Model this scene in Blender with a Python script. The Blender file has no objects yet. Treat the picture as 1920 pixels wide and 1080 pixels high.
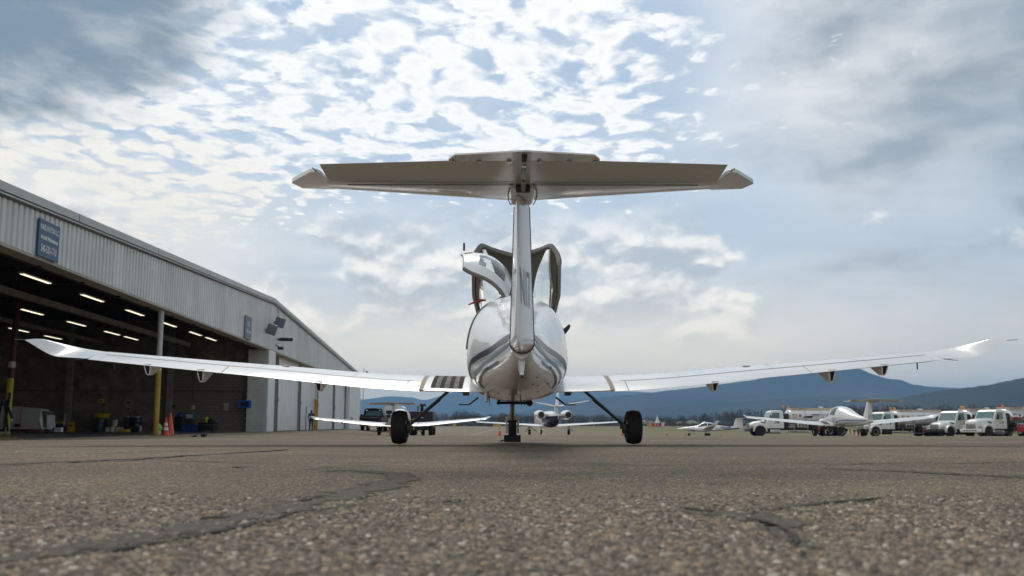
import bpy, bmesh, math, random
import numpy as np
from mathutils import Vector, Matrix, Euler
R = math.radians
random.seed(7)
rng = np.random.default_rng(7)
scn = bpy.context.scene
COL = scn.collection

# ------------------------------------------------------------------ camera
CAM_H = 0.235
FPX = 1551.0                     # focal length in pixels of a 1920 wide frame
PITCH = 6.51
cam_d = bpy.data.cameras.new("camera")
cam = bpy.data.objects.new("camera", cam_d)
COL.objects.link(cam)
cam.location = (0, 0, CAM_H)
cam.rotation_euler = (R(90 + PITCH), 0, 0)
cam_d.sensor_width = 36.0
cam_d.lens = FPX / 1920 * 36.0
cam_d.shift_y = 81 / 1920.0
cam_d.clip_start = 0.02
cam_d.clip_end = 60000
cam_d.dof.use_dof = True
cam_d.dof.focus_distance = 9.0
cam_d.dof.aperture_fstop = 3.4
scn.camera = cam
scn.render.resolution_x, scn.render.resolution_y = 1024, 576
scn.view_settings.view_transform = 'Standard'
scn.view_settings.look = 'None'
scn.view_settings.exposure = 0.2
scn.view_settings.gamma = 1.0
scn.cycles.max_bounces = 8
scn.cycles.transparent_max_bounces = 12
scn.cycles.volume_bounces = 0

# ------------------------------------------------------------------ sun
SUN_AZ, SUN_EL = -8.0, 50.0       # degrees right of +Y, above horizon
sd = bpy.data.lights.new("sun", 'SUN')
sd.energy = 1.3
sd.angle = R(22)
sd.color = (1.0, 0.93, 0.82)
sun = bpy.data.objects.new("sun", sd)
COL.objects.link(sun)
_d = Vector((math.sin(R(SUN_AZ)) * math.cos(R(SUN_EL)), math.cos(R(SUN_AZ)) * math.cos(R(SUN_EL)), math.sin(R(SUN_EL))))
sun.rotation_euler = _d.to_track_quat('Z', 'Y').to_euler()
sun.location = (0, 0, 60)

# ------------------------------------------------------------------ node helper
class NT:
    def __init__(s, tree):
        s.t = tree; s.n = tree.nodes; s.l = tree.links
        s.n.clear()
    def new(s, typ, **kw):
        nd = s.n.new(typ)
        for k, v in kw.items(): setattr(nd, k, v)
        return nd
    def put(s, sock, v):
        if v is None: return
        if hasattr(v, 'is_output'): s.l.new(v, sock)
        else:
            if hasattr(sock.default_value, '__len__'):
                n = len(sock.default_value)
                if not hasattr(v, '__len__'): v = (v,) * n
                v = tuple(v)
                if len(v) == 3 and n == 4: v = v + (1,)
                sock.default_value = v
            else: sock.default_value = v
    def m(s, op, a, b=None, c=None, clamp=False):
        nd = s.new('ShaderNodeMath', operation=op, use_clamp=clamp)
        s.put(nd.inputs[0], a); s.put(nd.inputs[1], b); s.put(nd.inputs[2], c)
        return nd.outputs[0]
    def v(s, op, a, b=None, out=0):
        nd = s.new('ShaderNodeVectorMath', operation=op)
        s.put(nd.inputs[0], a)
        if op == 'SCALE': s.put(nd.inputs['Scale'], b)
        else: s.put(nd.inputs[1], b)
        return nd.outputs[out]
    def comb(s, x, y, z=0.0):
        nd = s.new('ShaderNodeCombineXYZ')
        for i, q in enumerate((x, y, z)): s.put(nd.inputs[i], q)
        return nd.outputs[0]
    def sep(s, a):
        nd = s.new('ShaderNodeSeparateXYZ'); s.put(nd.inputs[0], a); return nd.outputs
    def noise(s, vec, scale=5, detail=4, rough=.5, dist=0.0, out='Fac', dim='3D'):
        nd = s.new('ShaderNodeTexNoise', noise_dimensions=dim)
        s.put(nd.inputs['Vector'], vec); s.put(nd.inputs['Scale'], scale); s.put(nd.inputs['Detail'], detail)
        s.put(nd.inputs['Roughness'], rough); s.put(nd.inputs['Distortion'], dist)
        return nd.outputs[out]
    def vor(s, vec, scale=5, feature='F1', out='Distance', rand=1.0):
        nd = s.new('ShaderNodeTexVoronoi', feature=feature)
        s.put(nd.inputs['Vector'], vec); s.put(nd.inputs['Scale'], scale); s.put(nd.inputs['Randomness'], rand)
        return nd.outputs[out]
    def ss(s, x, a, b, lo=0.0, hi=1.0):
        nd = s.new('ShaderNodeMapRange', interpolation_type='SMOOTHSTEP')
        s.put(nd.inputs[0], x); s.put(nd.inputs[1], a); s.put(nd.inputs[2], b); s.put(nd.inputs[3], lo); s.put(nd.inputs[4], hi)
        return nd.outputs[0]
    def lin(s, x, a, b, lo=0.0, hi=1.0):
        nd = s.new('ShaderNodeMapRange')
        s.put(nd.inputs[0], x); s.put(nd.inputs[1], a); s.put(nd.inputs[2], b); s.put(nd.inputs[3], lo); s.put(nd.inputs[4], hi)
        return nd.outputs[0]
    def mix(s, f, a, b, blend='MIX'):
        nd = s.new('ShaderNodeMix', data_type='RGBA', blend_type=blend)
        s.put(nd.inputs[0], f); s.put(nd.inputs[6], a); s.put(nd.inputs[7], b)
        return nd.outputs[2]
    def ramp(s, f, stops, interp='LINEAR'):
        nd = s.new('ShaderNodeValToRGB'); cr = nd.color_ramp; cr.interpolation = interp
        while len(cr.elements) < len(stops): cr.elements.new(.5)
        for e, (p, c) in zip(cr.elements, stops): e.position = p; e.color = tuple(c) + (1,)
        s.put(nd.inputs[0], f); return nd.outputs[0]

# ------------------------------------------------------------------ world: Nishita sky and the cloud layers seen in the photograph
world = bpy.data.worlds.new("World"); scn.world = world; world.use_nodes = True
def build_world():
    N = NT(world.node_tree)
    K = 10.0                                    # background strength is 0.1
    out = N.new('ShaderNodeOutputWorld'); bg = N.new('ShaderNodeBackground')
    N.l.new(bg.outputs[0], out.inputs[0]); bg.inputs[1].default_value = 0.1
    sky = N.new('ShaderNodeTexSky', sky_type='NISHITA')
    sky.sun_disc = False; sky.sun_elevation = R(SUN_EL); sky.sun_rotation = R(SUN_AZ)
    sky.air_density = 1.0; sky.dust_density = 1.2; sky.ozone_density = 1.0
    d = N.v('NORMALIZE', N.new('ShaderNodeTexCoord').outputs['Generated'])
    x, y, z = N.sep(d)
    zz = N.m('ADD', N.m('MAXIMUM', z, 0.0), 0.035)
    px_, py_ = N.m('DIVIDE', x, zz), N.m('DIVIDE', y, zz)
    p = N.comb(px_, py_, 0)
    el = N.m('MULTIPLY', N.m('ARCSINE', z), 57.2958)
    az = N.m('MULTIPLY', N.m('ARCTAN2', x, y), 57.2958)
    ae = N.comb(az, el, 0)
    def C(r, g, b): return (K * r, K * g, K * b)
    blue = N.mix(0.72, sky.outputs[0], N.mix(N.ss(el, 6, 30), C(.50, .61, .71), C(.27, .43, .61)))
    # wandering offset shared by the layers
    warp = N.v('SCALE', N.v('SUBTRACT', N.noise(p, 1.6, 4, .55, out='Color'), (.5, .5, .5)), .26)
    pw = N.v('ADD', p, warp)
    lowf = N.noise(N.v('MULTIPLY', ae, (.045, .075, 1)), 1.5, 4, .55)          # broad unevenness, 0..1
    lowf2 = N.noise(N.v('ADD', N.v('MULTIPLY', ae, (.06, .13, 1)), (7.3, 2.1, 0)), 1.7, 5, .58)
    # high thin sheet: milky over the whole sky, closing to grey on the right
    r_az = N.m('ADD', az, N.m('MULTIPLY', N.m('SUBTRACT', lowf, .5), 22))
    right = N.ss(r_az, 1, 25)
    milk = N.m('MAXIMUM', N.m('MULTIPLY', N.ss(el, 19, 9), .80), N.ss(lowf2, .35, .7, .10, .45))
    sheet = N.m('MAXIMUM', N.m('MULTIPLY', right, .95), milk)
    deep = N.m('MULTIPLY', N.ss(N.m('ADD', az, N.m('MULTIPLY', N.m('SUBTRACT', lowf2, .5), 46)), 12, 36), N.ss(N.m('ADD', el, N.m('MULTIPLY', N.m('SUBTRACT', lowf, .5), 14)), 5, 12, .2, 1))
    sheet_c = N.mix(deep, C(.84, .85, .85), C(.28, .33, .375))
    sheet_c = N.mix(N.m('MULTIPLY', N.ss(lowf2, .60, .38), N.ss(el, 20, 11, 0, .9)), sheet_c, C(.56, .63, .70))
    streak = N.noise(N.v('MULTIPLY', pw, (.5, 1.6, 1)), 1.7, 6, .6)
    sheet_c = N.mix(N.ss(streak, .35, .7, .28, 0), sheet_c, C(.42, .50, .58))
    col = N.mix(sheet, blue, sheet_c)
    # broken altocumulus field: rows of small puffs with blue between them
    rows = N.v('MULTIPLY', pw, (1.42, 1.30, 1))
    n1 = N.noise(rows, 6.6, 7, .57, .12)
    jit = N.v('SCALE', N.noise(rows, 8, 4, .6, out='Color'), .16)
    cell = N.vor(N.v('ADD', rows, jit), 9.6, 'SMOOTH_F1')
    fine = N.noise(rows, 32, 5, .62)
    big = N.noise(p, .8, 3, .5)
    dens = N.m('ADD', N.m('MULTIPLY', n1, .75), N.m('MULTIPLY', N.m('SUBTRACT', .42, cell), .70))
    dens = N.m('ADD', dens, N.m('MULTIPLY', N.m('SUBTRACT', fine, .5), .22))
    dens = N.m('ADD', dens, N.m('MULTIPLY', N.m('SUBTRACT', big, .5), .30))
    dens = N.m('SUBTRACT', dens, N.ss(az, 4, 23, 0, .36))
    edge = N.m('ADD', el, N.ss(az, -8, -26, 0, 4.5))
    dens = N.m('ADD', dens, N.ss(edge, 12.0, 19, -.28, .155))
    cov = N.ss(dens, .36, .58)
    shade = N.ss(dens, .60, .95)
    puff = N.mix(shade, C(.97, .97, .965), C(.80, .82, .85))
    puff = N.mix(N.m('MULTIPLY', N.ss(az, -8, -26), N.ss(el, 24, 14)), puff, C(.93, .89, .80))
    puff = N.mix(N.ss(az, 8, 22, 0, .7), puff, C(.66, .71, .75))
    col = N.mix(N.m('MULTIPLY', cov, .97), col, puff)
    # cream bank low on the left, behind the hangar roof
    lb = N.m('ADD', el, N.m('MULTIPLY', N.m('SUBTRACT', N.noise(N.v('MULTIPLY', ae, (.06, .2, 1)), 1.5, 6, .62), .5), 15))
    lband = N.m('MULTIPLY', N.ss(az, -9, -24), N.m('MULTIPLY', N.ss(lb, 17.5, 13.5), N.ss(lb, 3, 9)))
    col = N.mix(N.m('MULTIPLY', lband, .6), col, C(.90, .86, .77))
    # soft cumulus banks nearer the horizon
    q = N.v('MULTIPLY', ae, (.095, .16, 1))
    qw = N.v('ADD', q, N.v('SCALE', N.v('SUBTRACT', N.noise(q, 2.0, 4, .55, out='Color'), (.5, .5, .5)), .26))
    c0 = N.noise(qw, 1.55, 6, .52)
    c1 = N.noise(N.v('ADD', qw, (-.03, .12, 0)), 1.55, 6, .52)
    band = N.m('MULTIPLY', N.ss(el, 3.5, 7), N.ss(el, 16, 11.5))
    bias = N.m('MULTIPLY', N.m('MULTIPLY', N.ss(az, -22, 0), N.ss(az, 21, 12)), .16)
    cd = N.m('SUBTRACT', N.m('ADD', c0, bias), N.ss(az, 13, 24, 0, .09))
    ccov = N.m('MULTIPLY', N.ss(cd, .52, .62), band)
    rim = N.ss(N.m('SUBTRACT', c0, c1), -.075, .10)
    cumc = N.mix(rim, C(.50, .55, .60), C(1.06, 1.02, .95))
    col = N.mix(N.m('MULTIPLY', ccov, .9), col, cumc)
    # pale warm air at the horizon
    col = N.mix(N.m('MULTIPLY', N.ss(el, 11.0, 2.5), .88), col, N.mix(N.ss(az, 12, 32), C(1.16, 1.02, .76), C(.80, .74, .63)))
    # heavy slate cloud high on the left
    dn = N.noise(pw, 1.6, 3, .5)
    dn2 = N.noise(pw, 4.5, 5, .58)
    e1 = N.m('MULTIPLY', N.m('SUBTRACT', az, -33), .068)
    e2 = N.m('MULTIPLY', N.m('SUBTRACT', el, 27.5), .090)
    rr = N.m('SQRT', N.m('ADD', N.m('MULTIPLY', e1, e1), N.m('MULTIPLY', e2, e2)))
    rr = N.m('ADD', rr, N.m('MULTIPLY', N.m('SUBTRACT', dn, .5), .55))
    rr = N.m('ADD', rr, N.m('MULTIPLY', N.m('SUBTRACT', dn2, .5), .28))
    dm = N.ss(rr, 1.02, .70)
    dcol = N.mix(N.ss(N.m('ADD', N.m('MULTIPLY', dn2, .8), N.m('MULTIPLY', rr, .45)), .58, 1.0), C(.205, .275, .345), C(.50, .545, .58))
    col = N.mix(N.m('MULTIPLY', dm, .98), col, dcol)
    N.l.new(col, bg.inputs[0])
build_world()
world.cycles.sampling_method = "MANUAL"; world.cycles.sample_map_resolution = 512

# ------------------------------------------------------------------ helpers: pixel rays, materials, meshes
_c, _s = math.cos(R(PITCH)), math.sin(R(PITCH))
def ray(px, py):
    a = (px - 960) / FPX; b = (621 - py) / FPX
    return a, _c - b * _s, _s + b * _c
def at(px, py, Y):
    r = ray(px, py); k = Y / r[1]
    return Vector((r[0] * k, Y, CAM_H + r[2] * k))
def on_z(px, py, Z=0.0):
    r = ray(px, py); k = (Z - CAM_H) / r[2]
    return Vector((r[0] * k, r[1] * k, Z))

MATS = {}
def mat(name, color, rough=.5, metal=0.0, spec=.5, coat=0.0, var=0.0, vscale=3.0, bump=0.0, bscale=40.0, emit=None, estr=0.0):
    if name in MATS: return MATS[name]
    m = bpy.data.materials.new(name); m.use_nodes = True
    N = NT(m.node_tree); o = N.new('ShaderNodeOutputMaterial'); b = N.new('ShaderNodeBsdfPrincipled')
    N.l.new(b.outputs[0], o.inputs[0])
    tc = N.new('ShaderNodeTexCoord').outputs['Object']
    c = tuple(color)
    if var > 0:
        n = N.noise(tc, vscale, 5, .6)
        lo = tuple(max(0, q * (1 - var)) for q in c); hi = tuple(min(1, q * (1 + var * .6)) for q in c)
        N.put(b.inputs['Base Color'], N.mix(N.ss(n, .3, .7), lo, hi))
        N.put(b.inputs['Roughness'], N.lin(N.noise(tc, vscale * 2.3, 4, .6), .3, .7, max(.02, rough * .8), min(1, rough * 1.25)))
    else:
        N.put(b.inputs['Base Color'], c); b.inputs['Roughness'].default_value = rough
    b.inputs['Metallic'].default_value = metal
    b.inputs['Specular IOR Level'].default_value = spec
    b.inputs['Coat Weight'].default_value = coat; b.inputs['Coat Roughness'].default_value = .04
    if bump > 0:
        bn = N.new('ShaderNodeBump'); bn.inputs['Strength'].default_value = bump; bn.inputs['Distance'].default_value = .01
        N.put(bn.inputs['Height'], N.noise(tc, bscale, 5, .6)); N.l.new(bn.outputs[0], b.inputs['Normal'])
    if emit: 
        N.put(b.inputs['Emission Color'], emit); b.inputs['Emission Strength'].default_value = estr
    MATS[name] = m
    return m

def glass_mat(name, tint=(.9, .93, .92), gloss=.06, rough=.03):
    m = bpy.data.materials.new(name); m.use_nodes = True
    N = NT(m.node_tree); o = N.new('ShaderNodeOutputMaterial')
    t = N.new('ShaderNodeBsdfTransparent'); N.put(t.inputs[0], tint)
    g = N.new('ShaderNodeBsdfGlossy'); N.put(g.inputs[0], (1, 1, 1)); g.inputs['Roughness'].default_value = rough
    f = N.new('ShaderNodeFresnel'); f.inputs[0].default_value = 1.45
    mx = N.new('ShaderNodeMixShader')
    N.put(mx.inputs[0], N.m('ADD', f.outputs[0], gloss)); N.l.new(t.outputs[0], mx.inputs[1]); N.l.new(g.outputs[0], mx.inputs[2])
    N.l.new(mx.outputs[0], o.inputs[0]); MATS[name] = m
    return m

class MB:
    """collects geometry, then links it as one mesh object"""
    def __init__(s): s.v = []; s.f = []; s.mi = []; s.cur = 0
    def add(s, vs, fs):
        o = len(s.v); s.v += [tuple(q) for q in vs]; s.f += [tuple(i + o for i in f) for f in fs]; s.mi += [s.cur] * len(fs)
    def box(s, c, size, rot=None, taper=1.0):
        hx, hy, hz = (q / 2 for q in size); c = Vector(c)
        vs = [Vector((a * hx * (taper if k > 0 else 1), b * hy * (taper if k > 0 else 1), k * hz)) for k in (-1, 1) for a, b in ((-1, -1), (1, -1), (1, 1), (-1, 1))]
        if rot is not None:
            M = Euler(rot).to_matrix(); vs = [M @ q for q in vs]
        s.add([c + q for q in vs], [(3, 2, 1, 0), (4, 5, 6, 7), (0, 1, 5, 4), (1, 2, 6, 5), (2, 3, 7, 6), (3, 0, 4, 7)])
    def bevbox(s, c, size, bev=.03, seg=2, rot=None):
        bm = bmesh.new(); bmesh.ops.create_cube(bm, size=1)
        for q in bm.verts: q.co = Vector((q.co.x * size[0], q.co.y * size[1], q.co.z * size[2]))
        bmesh.ops.bevel(bm, geom=bm.edges[:] , offset=bev, segments=seg, affect='EDGES', profile=.5)
        M = Euler(rot).to_matrix() if rot is not None else Matrix.Identity(3)
        bm.verts.index_update()
        s.add([M @ q.co + Vector(c) for q in bm.verts], [[q.index for q in f.verts] for f in bm.faces]); bm.free()
    def prism(s, poly, axis, a, b):
        """polygon in the plane normal to axis (0 x,1 y,2 z), extruded from a to b"""
        n = len(poly)
        def mk(p, t):
            if axis == 0: return (t, p[0], p[1])
            if axis == 1: return (p[0], t, p[1])
            return (p[0], p[1], t)
        vs = [mk(p, a) for p in poly] + [mk(p, b) for p in poly]
        fs = [tuple(range(n)), tuple(range(2 * n - 1, n - 1, -1))] + [(i, (i + 1) % n, n + (i + 1) % n, n + i) for i in range(n)]
        s.add(vs, fs)
    def loft(s, rings, cap=True, close=True):
        n = len(rings[0]); vs = [p for r in rings for p in r]; fs = []
        for i in range(len(rings) - 1):
            for j in range(n if close else n - 1):
                a, b = i * n + j, i * n + (j + 1) % n
                fs.append((a, b, b + n, a + n))
        if cap: fs += [tuple(range(n - 1, -1, -1)), tuple(range((len(rings) - 1) * n, len(rings) * n))]
        s.add(vs, fs)
    def tube(s, pts, r, n=8, cap=True):
        pts = [Vector(p) for p in pts]; rad = r if hasattr(r, '__len__') else [r] * len(pts); rings = []
        up = None
        for i, p in enumerate(pts):
            t = (pts[min(i + 1, len(pts) - 1)] - pts[max(i - 1, 0)]).normalized()
            if up is None:
                up = Vector((0, 0, 1)) if abs(t.z) < .9 else Vector((1, 0, 0))
            a = t.cross(up).normalized(); b = a.cross(t).normalized(); up = b
            rings.append([p + a * math.cos(2 * math.pi * k / n) * rad[i] + b * math.sin(2 * math.pi * k / n) * rad[i] for k in range(n)])
        s.loft(rings, cap)
    def lathe(s, prof, c=(0, 0, 0), axis='Z', n=20, a0=0.0):
        """prof: list of (radius, height)"""
        rings = []
        for r, h in prof:
            ring = []
            for k in range(n):
                a = a0 + 2 * math.pi * k / n; u, w = r * math.cos(a), r * math.sin(a)
                q = {'Z': (u, w, h), 'X': (h, u, w), 'Y': (w, h, u)}[axis]
                ring.append((q[0] + c[0], q[1] + c[1], q[2] + c[2]))
            rings.append(ring)
        s.loft(rings, True)
    def sheet(s, grid):
        n = len(grid[0]); vs = [p for r in grid for p in r]
        s.add(vs, [(i * n + j, i * n + j + 1, (i + 1) * n + j + 1, (i + 1) * n + j) for i in range(len(grid) - 1) for j in range(n - 1)])
    def build(s, name, m, parent=None, smooth=True, angle=35, fix=True):
        me = bpy.data.meshes.new(name)
        me.from_pydata(s.v, [], s.f)
        if fix:
            bm = bmesh.new(); bm.from_mesh(me); bmesh.ops.recalc_face_normals(bm, faces=bm.faces[:]); bm.to_mesh(me); bm.free()
        for q in (m if isinstance(m, (list, tuple)) else [m]): me.materials.append(q)
        if any(s.mi): me.polygons.foreach_set('material_index', s.mi)
        if smooth: me.shade_smooth(); me.set_sharp_from_angle(angle=R(angle))
        me.update()
        return link(name, me, parent)
def link(name, me, parent=None):
    o = bpy.data.objects.new(name, me); COL.objects.link(o); o.parent = parent
    return o
def tag(o, label, cat, group=None, kind=None):
    if label: o['label'] = label
    if cat: o['category'] = cat
    if group: o['group'] = group
    if kind: o['kind'] = kind
    return o
def thing(name, label, cat, loc=(0, 0, 0), rz=0.0, group=None):
    o = bpy.data.objects.new(name, None); COL.objects.link(o); o.empty_display_size = .2
    o.location = loc; o.rotation_euler = (0, 0, rz)
    return tag(o, label, cat, group)
def part(name, m, parent, fn, **kw):
    b = MB(); fn(b); return b.build(name, m, parent, **kw)
def copy_tree(o, parent=None):
    c = o.copy(); COL.objects.link(c); c.parent = parent
    for ch in [q for q in bpy.data.objects if q.parent == o]: copy_tree(ch, c)
    return c
def text_mesh(s, size=1.0, bold=0.0, width=None, depth=0.0):
    cu = bpy.data.curves.new("lettering", 'FONT'); cu.body = s; cu.size = size; cu.offset = bold; cu.extrude = depth
    cu.align_x = 'CENTER'; cu.align_y = 'CENTER'; cu.resolution_u = 3
    o = bpy.data.objects.new("lettering", cu); COL.objects.link(o)
    dg = bpy.context.evaluated_depsgraph_get(); me = bpy.data.meshes.new_from_object(o.evaluated_get(dg))
    bpy.data.objects.remove(o)
    n = len(me.vertices); co = np.empty(n * 3); me.vertices.foreach_get('co', co); co = co.reshape(-1, 3)
    if width and n: co[:, 0] *= width / max(1e-6, co[:, 0].max() - co[:, 0].min())
    me.vertices.foreach_set('co', co.ravel())
    return me, co
def text(s, m, parent, origin, xdir, ydir, size, width=None, bold=0.0, name="lettering", warp=None):
    """flat lettering: origin is its centre, xdir the reading direction, ydir up"""
    me, co = text_mesh(s, size, bold, width)
    X, Y = Vector(xdir).normalized(), Vector(ydir).normalized(); O = Vector(origin)
    if warp is None: new = [O + X * a + Y * b for a, b, _ in co]
    else: new = [Vector(warp(a, b)) for a, b, _ in co]
    me.vertices.foreach_set('co', np.array([tuple(q) for q in new]).ravel())
    me.materials.append(m); me.update()
    return link(name, me, parent)
def hermite(xs, ys, x):
    xs = np.array(xs, float); ys = np.array(ys, float); x = np.asarray(x, float)
    h = np.diff(xs); dl = np.diff(ys) / h; d = np.zeros_like(ys)
    d[0], d[-1] = dl[0], dl[-1]
    for i in range(1, len(ys) - 1):
        if dl[i - 1] * dl[i] > 0: d[i] = (h[i - 1] + h[i]) / (h[i - 1] / dl[i] + h[i] / dl[i - 1])
    i = np.clip(np.searchsorted(xs, x) - 1, 0, len(xs) - 2); t = np.clip((x - xs[i]) / h[i], 0, 1)
    return ys[i] * (1 + 2 * t) * (1 - t) ** 2 + h[i] * d[i] * t * (1 - t) ** 2 + ys[i + 1] * t * t * (3 - 2 * t) + h[i] * d[i + 1] * t * t * (t - 1)

# ------------------------------------------------------------------ terrain height: the apron drains away from the camera and from the hangar
def ground_z(x, y):
    x = np.asarray(x, float); y = np.asarray(y, float)
    def base(q): return np.interp(q, [0, 12, 53, 85, 118, 200, 350, 600], [0, 0, -.41, -.76, -1.12, -1.0, -.4, 0])
    b = (base(y - 5) + base(y - 2.5) + base(y) + base(y + 2.5) + base(y + 5)) / 5
    b = np.where(y < 8, 0, b)
    left = np.interp(y, [0, 12, 22, 105, 125], [0, 0, -.19, -.19, -1.1])
    w = np.clip((-x - 7.5) / 6.0, 0, 1); w = w * w * (3 - 2 * w)
    b = b * (1 - w) + np.where(y < 125, left, b) * w
    r = np.clip((x - 12) / 20, 0, 1.4) * -.13 * np.clip((y - 45) / 30, 0, 1) * np.clip((300 - y) / 150, 0, 1)
    return b + r
def gz(x, y): return float(ground_z(x, y))
# ------------------------------------------------------------------ shared materials
WHITE = mat("aircraft_white_paint", (.74, .74, .735), .2, coat=.35, var=.06, vscale=1.2)
WHITE2 = mat("truck_white_paint", (.70, .70, .68), .3, coat=.3, var=.08, vscale=1.0)
NAVY = mat("navy_paint", (.012, .022, .05), .3, spec=.25)
SILVERBLUE = mat("silver_blue_paint", (.22, .28, .34), .4, spec=.25)
GREYLET = mat("grey_lettering_paint", (.30, .34, .37), .4)
BLACK = mat("black_plastic", (.012, .012, .013), .45)
RUBBER = mat("tyre_rubber", (.02, .02, .021), .75, spec=.3, var=.3, vscale=14, bump=.3, bscale=60)
STEEL = mat("bare_steel", (.42, .42, .41), .32, metal=.9, var=.15, vscale=8)
DARKSTEEL = mat("dark_steel", (.03, .03, .032), .45, metal=.3)
ALU = mat("polished_tank_aluminium", (.62, .61, .59), .18, metal=.95, var=.08, vscale=2)
TAN = mat("canopy_tan_trim", (.10, .088, .072), .6, bump=.2, bscale=200)
FRAME = mat("canopy_frame_composite", (.17, .155, .135), .5)
SEAL = mat("aged_joint_tape", (.30, .24, .17), .7, var=.3, vscale=20)
RED = mat("red_plastic", (.35, .02, .015), .4)
DKRED = mat("dark_red_steel_paint", (.10, .012, .012), .5, var=.3)
YELLOW = mat("safety_yellow_paint", (.52, .30, .03), .5, var=.2, vscale=3)
LEMON = mat("yellow_plastic", (.62, .45, .02), .45)
LIME = mat("lime_green_plastic", (.25, .55, .03), .5)
ORANGE = mat("cone_orange_plastic", (.60, .085, .02), .45, var=.2, vscale=6)
REFL = mat("cone_white_band", (.75, .75, .74), .4)
BLUE = mat("blue_plastic", (.012, .06, .20), .4)
BLUEBRIGHT = mat("bright_blue_paint", (.02, .10, .48), .4)
OFFWHITE = mat("off_white_paint", (.62, .62, .58), .5, var=.12, vscale=1.5)
GLASS = glass_mat("clear_acrylic")
CARGLASS = mat("vehicle_glass", (.02, .03, .032), .05, spec=.8)
GREENGLASS = mat("green_tinted_glass", (.10, .17, .165), .06, spec=.8)
AMBER = mat("amber_lens", (.7, .30, .02), .3)
REDLENS = mat("red_lens", (.4, .02, .02), .25)

def asphalt_mat():
    m = bpy.data.materials.new("worn_asphalt"); m.use_nodes = True
    N = NT(m.node_tree); o = N.new('ShaderNodeOutputMaterial'); b = N.new('ShaderNodeBsdfPrincipled'); N.l.new(b.outputs[0], o.inputs[0])
    tc = N.new('ShaderNodeTexCoord').outputs['Object']
    cellc = N.vor(tc, 95, 'F1', 'Color'); d = N.vor(tc, 95, 'F1', 'Distance')
    r = N.sep(cellc)[0]
    stone = N.ramp(r, [(0, (.085, .076, .068)), (.35, (.18, .163, .145)), (.6, (.25, .225, .195)), (.8, (.33, .295, .25)), (.93, (.36, .275, .175)), (1, (.5, .47, .43))])
    gap = N.ss(d, .40, .72)
    c = N.mix(gap, stone, (.055, .051, .047))
    big = N.noise(tc, .35, 6, .6); mid = N.noise(tc, 3.0, 5, .65)
    c = N.mix(1.0, c, N.mix(N.ss(big, .3, .7), (.74, .70, .645), (1.30, 1.22, 1.10)), 'MULTIPLY')
    c = N.mix(1.0, c, N.mix(N.ss(mid, .3, .7), (.74, .74, .73), (1.16, 1.15, 1.13)), 'MULTIPLY')
    grit = N.noise(tc, 34, 6, .8)
    c = N.mix(1.0, c, N.mix(N.ss(grit, .38, .62), (.62, .61, .60), (1.36, 1.34, 1.30)), 'MULTIPLY')
    # oil drips and long streaks of traffic wear
    sp = N.vor(N.v('ADD', tc, N.v('SCALE', N.noise(tc, 2.0, 4, .6, out='Color'), .8)), .42, 'F1')
    c = N.mix(N.ss(sp, .20, .05, 0, .62), c, (.05, .047, .043))
    st = N.noise(N.v('MULTIPLY', tc, (.05, .6, 1)), 1.6, 5, .6)
    c = N.mix(N.ss(st, .52, .72, 0, .42), c, (.09, .083, .075))
    c = N.mix(1.0, c, (1.12, 1.03, .915), 'MULTIPLY')
    N.put(b.inputs['Base Color'], c)
    N.put(b.inputs['Roughness'], N.lin(mid, .3, .7, .75, .95)); b.inputs['Specular IOR Level'].default_value = .35
    bn = N.new('ShaderNodeBump'); bn.inputs['Strength'].default_value = .9; bn.inputs['Distance'].default_value = .006
    N.put(bn.inputs['Height'], N.m('ADD', N.ss(d, .75, .1), N.m('MULTIPLY', N.noise(tc, 30, 4, .6), .8)))
    N.l.new(bn.outputs[0], b.inputs['Normal'])
    return m
ASPHALT = asphalt_mat()
def field_mat():
    m = bpy.data.materials.new("winter_grass_field"); m.use_nodes = True
    N = NT(m.node_tree); o = N.new('ShaderNodeOutputMaterial'); b = N.new('ShaderNodeBsdfPrincipled'); N.l.new(b.outputs[0], o.inputs[0])
    tc = N.new('ShaderNodeTexCoord').outputs['Object']
    n = N.noise(tc, .03, 6, .65); f = N.noise(tc, 1.5, 5, .7)
    c = N.ramp(n, [(.3, (.125, .105, .04)), (.5, (.15, .13, .05)), (.7, (.20, .165, .075))])
    c = N.mix(N.ss(f, .3, .7, 0, .5), c, (.09, .095, .03))
    N.put(b.inputs['Base Color'], c); b.inputs['Roughness'].default_value = .95
    return m
FIELD = field_mat()
def forest_mat():
    m = bpy.data.materials.new("wooded_mountainside"); m.use_nodes = True
    N = NT(m.node_tree); o = N.new('ShaderNodeOutputMaterial'); b = N.new('ShaderNodeBsdfPrincipled'); N.l.new(b.outputs[0], o.inputs[0])
    tc = N.new('ShaderNodeTexCoord').outputs['Object']
    n = N.noise(tc, .0016, 8, .6); f = N.noise(tc, .02, 6, .7)
    c = N.ramp(n, [(.3, (.028, .032, .022)), (.5, (.055, .05, .038)), (.7, (.10, .085, .06))])
    c = N.mix(N.ss(f, .35, .7, 0, .6), c, (.028, .036, .026))
    N.put(b.inputs['Base Color'], c); b.inputs['Roughness'].default_value = 1.0; b.inputs['Specular IOR Level'].default_value = .1
    bn = N.new('ShaderNodeBump'); bn.inputs['Strength'].default_value = .6; bn.inputs['Distance'].default_value = 14
    N.put(bn.inputs['Height'], f); N.l.new(bn.outputs[0], b.inputs['Normal'])
    return m
FOREST = forest_mat()

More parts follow.
